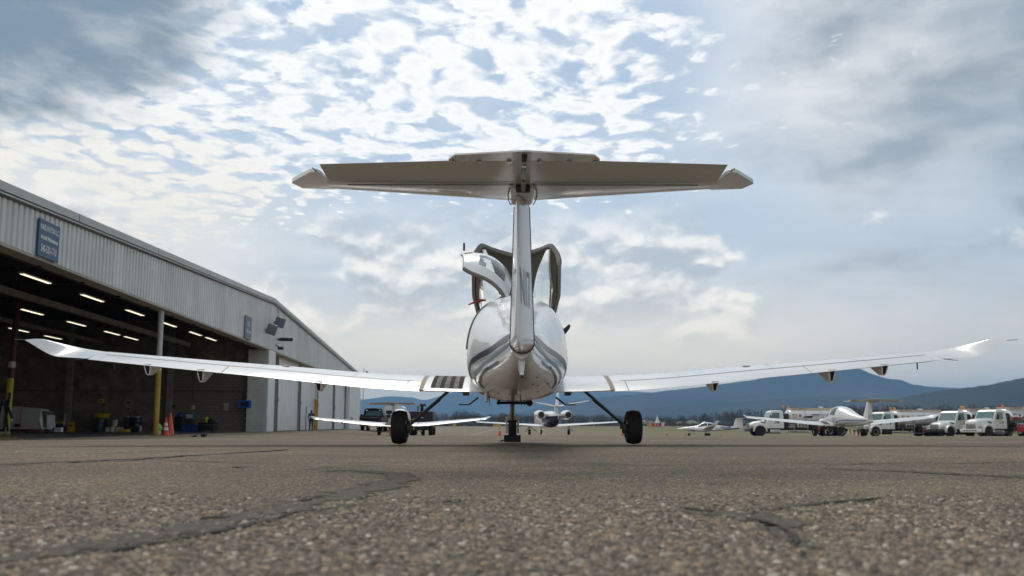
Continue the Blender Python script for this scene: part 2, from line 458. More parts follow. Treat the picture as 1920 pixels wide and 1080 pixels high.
# ------------------------------------------------------------------ ground, apron, grass
def grid_object(name, xs, ys, zoff, m, keep=None, kind='structure'):
    X, Y = np.meshgrid(xs, ys); Z = ground_z(X, Y) + zoff
    nx, ny = len(xs), len(ys); vs = np.stack([X, Y, Z], -1).reshape(-1, 3)
    i, j = np.meshgrid(np.arange(nx - 1), np.arange(ny - 1)); a = (j * nx + i).ravel()
    cx, cy = (X[:-1, :-1] + X[1:, 1:]).ravel() / 2, (Y[:-1, :-1] + Y[1:, 1:]).ravel() / 2
    if keep is not None: a = a[keep(cx, cy)]
    fs = np.stack([a, a + 1, a + nx + 1, a + nx], 1)
    me = bpy.data.meshes.new(name); me.from_pydata(vs.tolist(), [], fs.tolist()); me.materials.append(m); me.shade_smooth()
    o = link(name, me); o['kind'] = kind
    return o
ys0 = np.concatenate([[-250, -100, -40], np.arange(-20, 130, 2.0), np.arange(130, 360, 10), [380, 420, 480, 540, 600, 800, 1500, 3000, 6000, 11200]])
xs0 = np.concatenate([[-8800, -3000, -1000, -400, -160], np.arange(-100, -20, 8), np.arange(-20, 40, 1.5), np.arange(42, 130, 6), [160, 260, 500, 1200, 3000, 8800]])
ground = grid_object("ground", xs0, ys0, -.06, FIELD)
def on_apron(x, y): return (y < 122 + 3.0 * np.exp(-((x - 17) / 6.) ** 2)) | (x < 15.5 + (y - 122) * .02) | ((y > 330) & (y < 375))
xsa = np.concatenate([np.arange(-120, -20, 5.0), np.arange(-20, 40, 1.0), np.arange(40, 181, 5.0)])
ysa = np.concatenate([np.arange(-20, 14, 1.0), np.arange(14, 130, 2.0), np.arange(130, 376, 8.0)])
apron = grid_object("apron", xsa, ysa, 0.0, ASPHALT, on_apron)

# --- sealed and open cracks in the asphalt, drawn as wandering strips of filler
CRACKFILL = mat("crack_filler_dirt", (.088, .070, .052), .95, var=.5, vscale=30, bump=.8, bscale=120)
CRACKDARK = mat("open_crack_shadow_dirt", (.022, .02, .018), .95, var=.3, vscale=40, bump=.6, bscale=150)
CRACKS = []
def crack(pts, w0, m, lift=.0022, name="crack_filler", jit=.45):
    P = [on_z(*p) for p in pts]; dense = []
    for a, b in zip(P[:-1], P[1:]):
        n = max(3, int((b - a).length / .025)); n = min(n, 90)
        dense += [a.lerp(b, k / n) for k in range(n)]
    dense.append(P[-1]); L, Rr = [], []
    ph = random.random() * 50
    for i, p in enumerate(dense):
        t = (dense[min(i + 1, len(dense) - 1)] - dense[max(i - 1, 0)]); t.z = 0
        if t.length < 1e-6: t = Vector((1, 0, 0))
        t.normalize(); nrm = Vector((-t.y, t.x, 0)); f = i / (len(dense) - 1)
        w = w0 * (.35 + .65 * math.sin(math.pi * min(1, max(.04, f * 1.0))) ** .4)
        wob = (math.sin(i * .37 + ph) + math.sin(i * .91 + 2 * ph) * .6 + random.uniform(-.6, .6)) * w * jit * .5
        mid = p + nrm * (wob * .6)
        L.append(mid + nrm * w * (.5 + random.uniform(-jit, jit) * .5)); Rr.append(mid - nrm * w * (.5 + random.uniform(-jit, jit) * .5))
        CRACKS.append((mid.x, mid.y, w))
    b = MB(); n = len(L)
    for q in (L, Rr):
        for k in q: k.z = gz(k.x, k.y) + lift
    b.add(L + Rr, [(i, i + 1, n + i + 1, n + i) for i in range(n - 1)])
    return b.build(name, m, apron)
def broken(pts, w0, m=None, lift=.007):
    """an open crack that comes and goes: short ragged runs along the line"""
    P = []
    for a, b in zip(pts[:-1], pts[1:]):
        P += [(a[0] + (b[0] - a[0]) * k / 4, a[1] + (b[1] - a[1]) * k / 4 + random.uniform(-1.6, 1.6)) for k in range(4)]
    P.append(pts[-1]); i = 0
    while i < len(P) - 1:
        n = random.randint(2, 5); run = P[i:i + n + 1]
        if len(run) > 1: crack(run, w0 * random.uniform(.6, 1.3), CRACKDARK, lift * .8, "open_crack", .7)
        i += n + (1 if random.random() < .35 else 0)
crack([(-60, 1056), (120, 1034), (270, 1008), (420, 978), (540, 950), (640, 930), (720, 909), (765, 894), (715, 885), (650, 882), (615, 884)], .15, CRACKFILL)
broken([(120, 1046), (300, 1018), (460, 990), (560, 962), (660, 949), (800, 943), (960, 940)], .022)
broken([(560, 940), (600, 934), (615, 932)], .03)
broken([(380, 975), (430, 970)], .03)
crack([(1660, 934), (1560, 942), (1470, 951), (1400, 958)], .045, CRACKFILL)
crack([(1275, 955), (1340, 962), (1400, 968), (1450, 978), (1490, 990)], .14, CRACKFILL)
crack([(1440, 985), (1490, 1005), (1505, 1030)], .06, CRACKFILL)
broken([(1650, 936), (1540, 946), (1430, 961), (1408, 966)], .014)
broken([(1275, 955), (1320, 960), (1345, 962)], .022)
broken([(1400, 972), (1450, 985), (1490, 1008), (1500, 1045)], .016)
crack([(-100, 873), (60, 869), (160, 864), (260, 860), (380, 853), (540, 843)], .12, CRACKFILL)
broken([(-100, 876), (80, 872), (170, 866), (280, 861), (420, 851), (540, 843)], .05)
broken([(160, 851), (420, 845), (760, 848), (1100, 846)], .04, lift=.006)
broken([(280, 862), (480, 868), (800, 869), (1200, 872), (1600, 870), (2000, 868)], .022, lift=.006)
crack([(1540, 879), (1700, 885), (1830, 892), (2000, 900)], .05, CRACKDARK, .006, "open_crack")
broken([(440, 877), (478, 876)], .03)
broken([(1320, 908), (1375, 909)], .02)
broken([(580, 880), (720, 873)], .035)

# --- loose-textured aggregate near the camera: small stones bedded in the surface
def aggregate():
    p = .0105; xs = np.arange(-2.1, 2.1, p); ys = np.arange(.36, 3.0, p)
    X, Y = np.meshgrid(xs, ys); n = X.size
    X = X.ravel() + rng.uniform(-.5, .5, n) * p; Y = Y.ravel() + rng.uniform(-.5, .5, n) * p
    keep = rng.random(n) < np.clip((3.0 - Y) / 1.3, 0, .80) * np.clip((2.1 - np.abs(X)) / .5, 0, 1)
    X, Y = X[keep], Y[keep]
    near = [(a, b, w) for a, b, w in CRACKS if abs(a) < 2.3 and .2 < b < 3.2]
    bad = np.zeros(len(X), bool)
    for a, b, w in near: bad |= (X - a) ** 2 + (Y - b) ** 2 < (w * (.36 + .2 * rng.random(len(X)))) ** 2
    bad &= rng.random(len(X)) > .32
    X, Y = X[~bad], Y[~bad]; n = len(X); k = 5
    rad = rng.gamma(6, .00085, n).clip(.0022, .0095); h = rad * rng.uniform(.25, .6, n)
    ang = (np.arange(k) / k * 2 * np.pi)[None, :] + rng.uniform(0, 6.28, n)[:, None]
    jr = rng.uniform(.75, 1.25, (n, k)) * rad[:, None]; el = rng.uniform(.65, 1, n)[:, None]
    bx, by = X[:, None] + np.cos(ang) * jr, Y[:, None] + np.sin(ang) * jr * el
    z0 = ground_z(X, Y)
    V = np.zeros((n, 2 * k, 3)); V[:, :k, 0] = bx; V[:, :k, 1] = by; V[:, :k, 2] = (z0 - .001)[:, None]
    s = rng.uniform(.5, .75, n)[:, None]
    V[:, k:, 0] = X[:, None] + (bx - X[:, None]) * s; V[:, k:, 1] = Y[:, None] + (by - Y[:, None]) * s; V[:, k:, 2] = (z0 + h)[:, None] + rng.uniform(-.15, .15, (n, k)) * h[:, None]
    base = (np.arange(n) * 2 * k)[:, None]
    quads = np.stack([np.stack([base[:, 0] + i, base[:, 0] + (i + 1) % k, base[:, 0] + k + (i + 1) % k, base[:, 0] + k + i], 1) for i in range(k)], 1).reshape(-1, 4)
    tops = base + k + np.arange(k)[None, :]
    me = bpy.data.meshes.new("asphalt_aggregate")
    nv = n * 2 * k; me.vertices.add(nv); me.vertices.foreach_set('co', V.ravel())
    loops = np.concatenate([quads.ravel(), tops.ravel()]); me.loops.add(len(loops)); me.loops.foreach_set('vertex_index', loops.astype(np.int32))
    tot = np.concatenate([np.full(len(quads), 4), np.full(n, k)]); me.polygons.add(len(tot))
    me.polygons.foreach_set('loop_start', np.concatenate([[0], np.cumsum(tot)[:-1]]).astype(np.int32))
    ca = me.attributes.new("stone_tone", 'FLOAT', 'POINT'); ca.data.foreach_set('value', np.repeat(rng.random(n), 2 * k).astype(np.float32))
    me.update(); me.validate()
    m = bpy.data.materials.new("aggregate_stone"); m.use_nodes = True
    N = NT(m.node_tree); o = N.new('ShaderNodeOutputMaterial'); b = N.new('ShaderNodeBsdfPrincipled'); N.l.new(b.outputs[0], o.inputs[0])
    at_ = N.new('ShaderNodeAttribute', attribute_name="stone_tone").outputs['Fac']
    c = N.ramp(at_, [(0, (.045, .040, .036)), (.3, (.12, .106, .092)), (.55, (.205, .18, .153)), (.8, (.32, .28, .235)), (.91, (.40, .29, .17)), (.96, (.52, .49, .44)), (1, (.70, .67, .62))])
    tc = N.new('ShaderNodeTexCoord').outputs['Object']
    c = N.mix(N.ss(N.noise(tc, 300, 3, .6), .3, .7, 0, .4), c, (.08, .075, .07))
    c = N.mix(1.0, c, (1.12, 1.03, .915), 'MULTIPLY')
    N.put(b.inputs['Base Color'], c); b.inputs['Roughness'].default_value = .8
    me.materials.append(m)
    o = link("asphalt_aggregate", me); tag(o, "small grey and tan stones bedded in the near asphalt", "asphalt stones", kind='stuff')
aggregate()

# ------------------------------------------------------------------ mountains
def ridge(name, D, pts, spread, seed, back=1200):
    px_ = np.array([p[0] for p in pts], float); py_ = np.array([p[1] for p in pts], float)
    cx = np.array([at(a, b, D).x for a, b in pts]); cz = np.array([at(a, b, D).z for a, b in pts])
    U = np.linspace(cx[0], cx[-1], 220); H = hermite(cx, cz, U)
    r = np.random.default_rng(seed); W = np.linspace(-1, 1, 41)
    def nz(u, v):
        o = np.zeros_like(u)
        for k in range(1, 7):
            a, b, c, d = r.uniform(.6, 1.4, 4) * 2 ** k; o += (np.sin(u * a * .0016 + b * 3) * np.cos(v * c * .0013 + d * 5)) / 1.7 ** k
        return o
    Ug, Wg = np.meshgrid(U, W)
    Yg = D + np.where(Wg < 0, Wg * spread, Wg * back)
    prof = np.where(Wg < 0, (1 + Wg) ** 1.25, (1 - Wg) ** 1.1)
    ns = nz(Ug, Yg); fade = (1 - np.abs(Wg)) * np.minimum(1, np.abs(Wg) * 5)
    Z = np.maximum(H[None, :], 0) * prof * (1 + .30 * ns * fade) + r.uniform(-1, 1, Ug.shape) * 1.6 * prof - 8 * np.abs(Wg)
    b = MB(); vs = np.stack([Ug, Yg, Z], -1)
    b.sheet([[tuple(q) for q in row] for row in vs])
    o = b.build(name, FOREST, None, smooth=True, angle=80); o['kind'] = 'structure'
    return o
ridge("mountain_ridge", 9000, [(100, 790), (400, 765), (560, 756), (640, 752), (700, 747), (730, 743), (770, 745), (795, 750), (850, 736), (930, 733), (1000, 729), (1060, 735), (1150, 733), (1250, 738), (1400, 750), (1600, 790)], 1900, 1, 1500)
ridge("mountain_ridge", 6800, [(560, 790), (640, 782), (690, 768), (745, 757), (800, 764), (840, 775), (880, 784), (920, 790)], 1200, 2, 700)
ridge("mountain_ridge", 5600, [(880, 792), (960, 776), (1040, 757), (1120, 746), (1200, 738), (1300, 727), (1400, 714), (1480, 701), (1540, 693), (1592, 689), (1640, 704), (1700, 722), (1760, 726), (1810, 740), (1900, 752), (2100, 770), (2400, 785)], 1700, 3)
ridge("mountain_ridge", 2500, [(1480, 790), (1600, 766), (1690, 748), (1760, 734), (1850, 722), (1920, 709), (2000, 700), (2150, 690), (2350, 700), (2600, 740)], 900, 4, 700)
ridge("foothill_ridge", 4300, [(1000, 791), (1100, 776), (1200, 766), (1300, 757), (1400, 752), (1500, 745), (1580, 742), (1680, 752), (1800, 772), (1900, 788)], 900, 5, 500)

# ------------------------------------------------------------------ far winter woodland
BARK = mat("winter_twig_bark", (.075, .062, .052), .95, var=.3, vscale=.05)
FIRM = mat("evergreen_needles", (.022, .034, .02), .9)
def woodland():
    V, F, M = [], [], []
    def tri(a, b, c, m): 
        i = len(V); V.extend([tuple(a), tuple(b), tuple(c)]); F.append((i, i + 1, i + 2)); M.append(m)
    r = random.Random(5)
    for t in range(950):
        px_ = r.uniform(560, 2250); Y = r.uniform(520, 800)
        X = (px_ - 960) / FPX * Y; z0 = -.3
        prof = np.interp(px_, [560, 850, 865, 900, 960, 1050, 1150, 1190, 1300, 1380, 1460, 1600, 2250], [17, 20, 24, 19, 18, 19, 17, 15, 17, 24, 27, 30, 32])
        h = prof * 1.2 * Y / FPX * r.uniform(.65, 1.08) + .3
        ever = r.random() < (.10 if px_ < 1300 else .3)
        w = h * (r.uniform(.28, .45) if not ever else r.uniform(.16, .24))
        tri((X - .12, Y, z0), (X + .12, Y, z0), (X, Y, z0 + h * .9), 0)
        n = 150 if not ever else 120
        for k in range(n):
            if ever:
                q = r.random(); rad = w * (1 - q) ** .9; a = r.uniform(0, 6.28); cz = z0 + h * (.08 + .92 * q)
                c = Vector((X + math.cos(a) * rad * r.uniform(.3, 1), Y + math.sin(a) * rad, cz)); L = h * .07
                d1 = Vector((r.uniform(-1, 1), r.uniform(-1, 1), r.uniform(-.8, .3))) * L; d2 = Vector((r.uniform(-1, 1), r.uniform(-1, 1), r.uniform(-.5, .5))) * L
                tri(c, c + d1, c + d2, 1)
            else:
                u = Vector((r.gauss(0, 1), r.gauss(0, 1), r.gauss(0, 1))).normalized() * (r.random() ** .45)
                c = Vector((X + u.x * w, Y + u.y * w, z0 + h * .58 + u.z * h * .42))
                d = (Vector((u.x, u.y, abs(u.z) * .8 + .5)) + Vector((r.uniform(-.7, .7), r.uniform(-.7, .7), r.uniform(-.3, .5)))).normalized() * h * r.uniform(.06, .16)
                s = d.cross(Vector((0, 1, .2))).normalized() * h * r.uniform(.006, .016)
                tri(c - s, c + s, c + d, 0)
    for t in range(2600):                      # low scrub at the foot of the trees
        Y = r.uniform(500, 560); X = (r.uniform(560, 2250) - 960) / FPX * Y
        h = r.uniform(1.0, 3.4); w = r.uniform(.6, 2.4)
        for k in range(7):
            c = Vector((X + r.uniform(-w, w), Y + r.uniform(-1, 1), -.4 + r.uniform(0, h * .6)))
            tri(c, c + Vector((r.uniform(-.8, .8), 0, r.uniform(.3, 1.2))), c + Vector((r.uniform(-.8, .8), .2, r.uniform(.2, .9))), 0)
    me = bpy.data.meshes.new("winter_woodland"); me.from_pydata(V, [], F)
    me.materials.append(BARK); me.materials.append(FIRM); me.polygons.foreach_set('material_index', M)
    o = link("winter_woodland", me); tag(o, "bare grey brown woodland with a few evergreens beyond the airfield", "woodland", kind='stuff')
woodland()
def house(px_, py_, Y, w, h, label, rz):
    p = at(px_, py_, Y); z = gz(p.x, Y) - .05
    t = thing("house", label, "house", (p.x, Y, z), rz, "white houses in front of the woodland")
    part("wall", OFFWHITE, t, lambda b: b.prism([(-w / 2, 0), (w / 2, 0), (w / 2, h), (0, h + w * .2), (-w / 2, h)], 1, -3.5, 3.5), smooth=False)
    def rf(b):
        for s in (-1, 1): b.prism([(s * (w / 2 + .4), h - .12), (s * (w / 2 + .4), h + .08), (0, h + w * .2 + .25), (0, h + w * .2 + .02)], 1, -3.9, 3.9)
    r = part("roof", mat("house_shingle", (.16, .15, .15), .9), t, rf, smooth=False)
    part("chimney", mat("chimney_brick", (.2, .1, .08), .9), r, lambda b: b.box((w * .2, 1, h + w * .2 + .3), (.6, .6, 1.2)))
    for k in (-.28, .05, .3): part("window", CARGLASS, t, lambda b: b.box((k * w, -3.52, h * .55), (.9, .06, 1.2)))
    part("door", DARKSTEEL, t, lambda b: b.box((-.1 * w, -3.53, 1.0), (.9, .06, 2.0)))
house(1213, 790, 545, 7, 2.6, "white house left of the red pyramid marker, half hidden by trees", .2)
house(1276, 795, 540, 4.5, 2.2, "small white house with gable facing the twin-engine airplane", -.3)
house(1298, 797, 535, 6, 2.4, "larger white house behind the twin-engine airplane's cockpit", .1)
house(1108, 794, 545, 5, 2.2, "white house beside the jet's right wing tip", -.1)
house(1238, 792, 550, 4.5, 2.2, "small white house right behind the red pyramid marker", .4)

# ------------------------------------------------------------------ haze
hm = bpy.data.materials.new("valley_haze"); hm.use_nodes = True
_N = NT(hm.node_tree); _o = _N.new('ShaderNodeOutputMaterial'); _v = _N.new('ShaderNodeVolumePrincipled')
_v.inputs['Color'].default_value = (.30, .60, 1.0, 1); _v.inputs['Density'].default_value = 1.25e-4; _v.inputs['Anisotropy'].default_value = 0.0
_N.l.new(_v.outputs[0], _o.inputs['Volume'])
hz = part("haze", hm, None, lambda b: b.box((0, 5450, 228), (17900, 11800, 484)), smooth=False)
tag(hz, "pale blue valley haze", "haze", kind='stuff')
# ------------------------------------------------------------------ four-seat T-tail airplane (local: x right, y to the nose, z up, origin on the ground between the main wheels)
Y0 = 10.6
FARGLASS = mat("tinted_canopy", (.07, .085, .09), .12, spec=.35)
FST = [  # station, half width, bottom, widest height, top, squareness
    (-4.285, .086, .745, .87, 1.00, 2.0), (-4.20, .096, .73, .87, 1.015, 2.0), (-3.60, .165, .675, .885, 1.11, 2.1), (-2.80, .27, .625, .91, 1.25, 2.2),
    (-2.00, .42, .585, .95, 1.45, 2.3), (-1.40, .53, .57, .985, 1.64, 2.4), (-.90, .588, .563, 1.0, 1.76, 2.45), (-.50, .602, .56, 1.02, 1.80, 2.45), (-.16, .602, .56, 1.02, 1.775, 2.45)]
F_OPEN = [(-.10, .60, .56, .95, 1.22, 2.8), (.7, .565, .565, .93, 1.18, 2.8)]
F_SHUT = [(.2, .595, .56, 1.0, 1.70, 2.4), (.6, .57, .565, .97, 1.52, 2.4), (1.0, .54, .57, .94, 1.25, 2.4)]
F_NOSE = [(1.4, .49, .58, .92, 1.12, 2.5), (2.1, .38, .60, .90, 1.09, 2.4), (2.5, .22, .70, .92, 1.05, 2.0)]
def fus_fn(shut):
    st = FST + (F_SHUT if shut else F_OPEN) + F_NOSE; A = np.array(st)
    def P(y, t, off=0.0):
        w, zb, zm, zt, e = (float(hermite(A[:, 0], A[:, k], y)) for k in range(1, 6))
        c, s = math.cos(t), math.sin(t)
        x = (w + off) * math.copysign(abs(c) ** (2 / e), c)
        z = zm + ((zt - zm + off) if s > 0 else (zm - zb + off)) * math.copysign(abs(s) ** (2 / e), s)
        return (x, y, z)
    def tz(y, z):
        zb, zm, zt, e = (float(hermite(A[:, 0], A[:, k], y)) for k in range(2, 6))
        q = (z - zm) / ((zt - zm) if z > zm else (zm - zb)); q = max(-.999, min(.999, q))
        return math.asin(math.copysign(abs(q) ** (e / 2), q))
    return P, tz, st
def foil(c, th=.15, cam_=.025, n=18):
    """closed section from the trailing edge over the top, round the nose and back; (chord fraction from TE, height)"""
    up, lo = [], []
    for i in range(n + 1):
        x = .5 * (1 - math.cos(math.pi * i / n))       # 0 nose .. 1 tail
        yt = 5 * th * (.2969 * math.sqrt(x) - .126 * x - .3516 * x * x + .2843 * x ** 3 - .1030 * x ** 4)
        yc = cam_ / .16 * (.8 * x - x * x) if x < .4 else cam_ / .36 * (.2 + .8 * x - x * x)
        up.append((1 - x, yc + yt)); lo.append((1 - x, yc - yt))
    return [(a * c, b * c) for a, b in up[::-1]], [(a * c, b * c) for a, b in lo]
def airplane(name, label, cat, loc, rz, shut=True, reg=None, stripe=NAVY, detail=True, group=None):
    T = thing(name, label, cat, loc, rz, group)
    P, tz, st = fus_fn(shut)
    # fuselage
    b = MB(); n = 44; ys = []
    for a, c in zip(st[:-1], st[1:]):
        k = max(2, int((c[0] - a[0]) / .09)); ys += [a[0] + (c[0] - a[0]) * i / k for i in range(k)]
    ys.append(st[-1][0])
    if not shut: ys = [y for y in ys if not (-.16 < y < -.10)]
    b.loft([[P(y, 2 * math.pi * j / n) for j in range(n)] for y in ys])
    fus = b.build("fuselage", WHITE, T, angle=50)
    def strip(nm, m, path, w, side, off=.0025):
        """band on the fuselage skin along (y, z) points; w is the band's height"""
        g = [];
        pts = [Vector((p[0], p[1], 0)) for p in path]
        for i, p in enumerate(pts):
            t = (pts[min(i + 1, len(pts) - 1)] - pts[max(i - 1, 0)]).normalized(); nn = Vector((-t.y, t.x, 0))
            ww = w * (1 if 0 < i < len(pts) - 1 else .15); row = []
            for k in (-.5, -.17, .17, .5):
                q = p + nn * ww * k; a = tz(q.x, q.y); x, y, z = P(q.x, a, off); row.append((side * x, y, z))
            g.append(row)
        bb = MB(); bb.sheet(g); return bb.build(nm, m, fus)
    def curve(pts, n=26):
        xs = np.linspace(0, 1, len(pts)); q = np.linspace(0, 1, n)
        return list(zip(hermite(xs, [p[0] for p in pts], q), hermite(xs, [p[1] for p in pts], q)))
    for s in (-1, 1):
        strip("stripe", stripe, curve([(-4.2, .93), (-3.2, .95), (-2.2, .95), (-1.5, .93), (-1.15, .86), (-1.0, .78)]), .062, s)
        strip("stripe", SILVERBLUE, curve([(-4.2, .87), (-3.2, .87), (-2.2, .84), (-1.5, .78), (-1.1, .70)]), .036, s)
        strip("stripe", stripe, curve([(-3.3, .80), (-2.4, .79), (-1.8, .74), (-1.2, .655)]), .03, s)
        strip("stripe", stripe, curve([(-1.12, .76), (-1.05, .98), (-.90, 1.10), (-.66, 1.12), (-.52, 1.0), (-.48, .8)]), .034, s)
        strip("stripe", SILVERBLUE, curve([(-.98, .74), (-.93, .92), (-.80, 1.02), (-.66, .98), (-.60, .80)]), .05, s)
        strip("stripe", stripe, curve([(-.88, .70), (-.80, .86), (-.70, .88), (-.66, .74)]), .03, s)
    # seam of the belly fairing and door edge trim
    def seam(nm, m, path, r=.006, par=fus):
        bb = MB(); bb.tube(path, r, 6); return bb.build(nm, m, par)
    if detail:
        PSEAM = mat("panel_seam", (.30, .30, .29), .6)
        for s_ in (-1, 1):
            seam("panel_seam", PSEAM, [(s_ * P(y_, tz(y_, .90), .0005)[0],) + P(y_, tz(y_, .90), .0005)[1:] for y_ in np.linspace(-4.15, -.9, 30)], .0025)
            q = P(-2.45, -.35, .002); part("static_port", STEEL, fus, lambda b: b.lathe([(.016, -.006), (.016, .006), (.006, .008)], (s_ * q[0], q[1], q[2]), 'X', 10))
        seam("roof_seal", BLACK, [P(-.40, t, .004) for t in np.linspace(.42, math.pi - .42, 26)], .011)
        seam("door_edge_trim", FRAME, [P(-.46 - .12 * math.sin((t - 1.9) * 2.2), t, .006) for t in np.linspace(2.02, 3.02, 20)], .022)
        seam("canopy_seam", DARKSTEEL, [P(-.9 + .45 * math.sin(q * 1.5), .95 - .75 * q, .001) for q in np.linspace(0, 1, 14)], .0035)
        for k in range(9):
            q = P(-3.2 + .31 * k, -math.pi / 2 + random.uniform(-.75, .75), .001)
            part("drain_plug", DARKSTEEL, fus, lambda b: b.lathe([(.009, -.004), (.009, .004), (.004, .006)], q, 'Z', 8))
    # wings
    def wst(x):     # x outboard -> TE y, TE z, chord, incidence, thickness
        te = hermite([.3, 1.2, 5.35], [-.58, -.58, -.33], x); z = hermite([.3, .55, 1.15, 3.2, 5.45], [.640, .642, .660, .845, 1.075], x)
        return float(te), float(z), float(np.interp(x, [.3, 1.2, 5.4], [1.32, 1.27, .86])), R(float(np.interp(x, [.3, 1.2, 5.4], [6.5, 6.3, 4.4]))), .16
    def wpt(x, side, a, h, off=0.0):
        te, z, c, inc, th = wst(x); ca, sa = math.cos(inc), math.sin(inc); h += off
        return (side * x, te + a * ca - h * sa, z + a * sa + h * ca)
    HING = .30
    def sect(x, side, lo_f, hi_f):
        te, z, c, inc, th = wst(x); U, L = foil(c, th)
        u = [q for q in U if lo_f * c <= q[0] <= hi_f * c]; l = [q for q in L if lo_f * c <= q[0] <= hi_f * c]
        def cut(S, f):
            S = sorted(S); return (f * c, float(np.interp(f * c, [q[0] for q in S], [q[1] for q in S])))
        if lo_f > 0: u = [cut(U, lo_f)] + [q for q in u if q[0] > lo_f * c + .004]; l = [q for q in l if q[0] > lo_f * c + .004] + [cut(L, lo_f)]
        if hi_f < 1: u = [q for q in u if q[0] < hi_f * c - .004] + [cut(U, hi_f)]; l = [cut(L, hi_f)] + [q for q in l if q[0] < hi_f * c - .004]
        if hi_f < 1: dr = math.tan(R(2.2)); u = [(a, h - (hi_f * c - a) * dr) for a, h in u]; l = [(a, h - (hi_f * c - a) * dr) for a, h in l]
        return [wpt(x, side, a, h) for a, h in u] + [wpt(x, side, a, h) for a, h in (l[1:] if hi_f == 1 else l)]
    def same(rings):
        m_ = min(len(r) for r in rings); return all(len(r) == m_ for r in rings)
    for side in (-1, 1):
        # root stub (full chord), main box and outer tip
        b = MB(); b.loft([sect(x, side, 0, 1) for x in np.linspace(.3, 1.16, 7)])
        wing = b.build("wing", WHITE, T, angle=50)
        b = MB(); b.loft([sect(x, side, HING, 1) for x in np.linspace(1.165, 5.33, 26)])
        b.build("wing_panel", WHITE, wing, angle=50)
        b = MB(); b.loft([sect(x, side, 0, HING - .006) for x in np.linspace(1.165, 1.35, 3)])
        b.build("flap_root", WHITE, wing, angle=50)
        b = MB(); b.loft([sect(x, side, 0, HING - .008) for x in np.linspace(1.358, 3.62, 14)]); b.build("flap", WHITE, wing, angle=50)
        b = MB(); b.loft([sect(x, side, 0, HING - .008) for x in np.linspace(3.63, 5.20, 10)]); b.build("aileron", WHITE, wing, angle=50)
        b = MB(); b.loft([sect(x, side, 0, HING - .004) for x in np.linspace(5.206, 5.33, 3)]); b.build("aileron_end", WHITE, wing, angle=50)
        def hline(b):
            g = []
            for x in np.linspace(1.30, 5.22, 24):
                te, z, c, inc, th = wst(x); U, L = foil(c, th); S = sorted(U)
                g.append([wpt(x, side, a, float(np.interp(a, [q[0] for q in S], [q[1] for q in S])), .002) for a in (HING * c - .004, HING * c + .016)])
            b.sheet(g)
        part("hinge_line", DARKSTEEL, wing, hline)
        for xs_ in ((2.05, 3.25, 4.35) if detail else ()):
            def cl(b):
                g = []
                for x in (xs_, xs_ + .005):
                    te, z, c, inc, th = wst(x); U, L = foil(c, th); S = sorted(U)
                    g.append([wpt(x, side, a, float(np.interp(a, [q[0] for q in S], [q[1] for q in S])), .0015) for a in np.linspace(HING * c + .02, .95 * c, 12)])
                b.sheet(g)
            part("panel_seam", mat("panel_seam", (.30, .30, .29), .6), wing, cl)
        if detail:
            te, z, c, inc, th = wst(3.0); U, L = foil(c, th); S = sorted(U); q = wpt(3.0, side, .62 * c, float(np.interp(.62 * c, [k[0] for k in S], [k[1] for k in S])), .002)
            part("fuel_cap", STEEL, wing, lambda b: b.lathe([(.05, -.004), (.05, .004), (.03, .008)], q, 'Z', 16))
        # winglet: the tip turns up and sweeps back
        rings = []; te0, z0, c0, inc0, _ = wst(5.335); KF = [0, .25, .6, 1]
        TEp = [(5.335, te0, z0), (5.48, te0 - .005, z0 + .008), (5.70, -.36, z0 + .022), (6.03, -.50, z0 + .215)]
        LEp = [(5.335, te0 + c0 * math.cos(inc0), z0 + c0 * math.sin(inc0)), (5.44, te0 + c0 * .93, z0 + c0 * math.sin(inc0) + .03), (5.62, .22, z0 + .150), (5.90, -.27, z0 + .235)]
        for f in np.linspace(0, 1, 16):
            a_ = Vector([float(hermite(KF, [p[k] for p in TEp], f)) for k in range(3)]); l_ = Vector([float(hermite(KF, [p[k] for p in LEp], f)) for k in range(3)])
            ch = l_ - a_; cl = ch.length; up = Vector((-.55 * f, 0, 1)).normalized(); up = (up - ch * (up.dot(ch) / ch.length_squared)).normalized(); ring = []
            U, L = foil(cl, .155 - .06 * f, .02)
            for aa, h in U + L[1:]:
                q = a_ + ch * (aa / cl) + up * h; ring.append((side * q.x, q.y, q.z))
            rings.append(ring)
        b = MB(); b.loft(rings); wl = b.build("winglet", WHITE, wing, angle=50)
        tipp = rings[-1][0]
        part("static_wick", BLACK, wing, lambda b: b.tube([tipp, (tipp[0] + side * .03, tipp[1] - .16, tipp[2] - .01)], .004, 5))
        q = wpt(5.33, side, 0, 0); part("static_wick", BLACK, wing, lambda b: b.tube([q, (q[0] + side * .11, q[1] - .12, q[2] - .03)], [.005, .003], 5))
        # tape over the root joint
        def tape(b):
            g = []
            for x in (1.135, 1.19):
                te, z, c, inc, th = wst(x); U, L = foil(c, th); g.append([wpt(x, side, a, h, .003) for a, h in U])
            b.sheet(g)
        part("joint_tape", SEAL, wing, tape)
        # non-slip walkway
        if side < 0 or True:
            def wstrip(x0, x1, m, nm):
                def f(b):
                    g = []
                    for x in (x0, x1):
                        te, z, c, inc, th = wst(x); U, L = foil(c, th); S = sorted(U)
                        g.append([wpt(x, side, a, float(np.interp(a, [q[0] for q in S], [q[1] for q in S])), .003) for a in np.linspace(.10, .80 * c, 12)])
                    b.sheet(g)
                part(nm, m, wing, f)
            if side < 0:
                WALK = mat("walkway_grit_black", (.022, .022, .022), .95, bump=.5, bscale=300); WALK2 = mat("walkway_worn_grey", (.17, .15, .125), .9, var=.35, vscale=18)
                for k in range(7): wstrip(.665 + k * .056, .665 + (k + 1) * .056 - .001, WALK if k % 2 == 0 else WALK2, "walkway_strip")
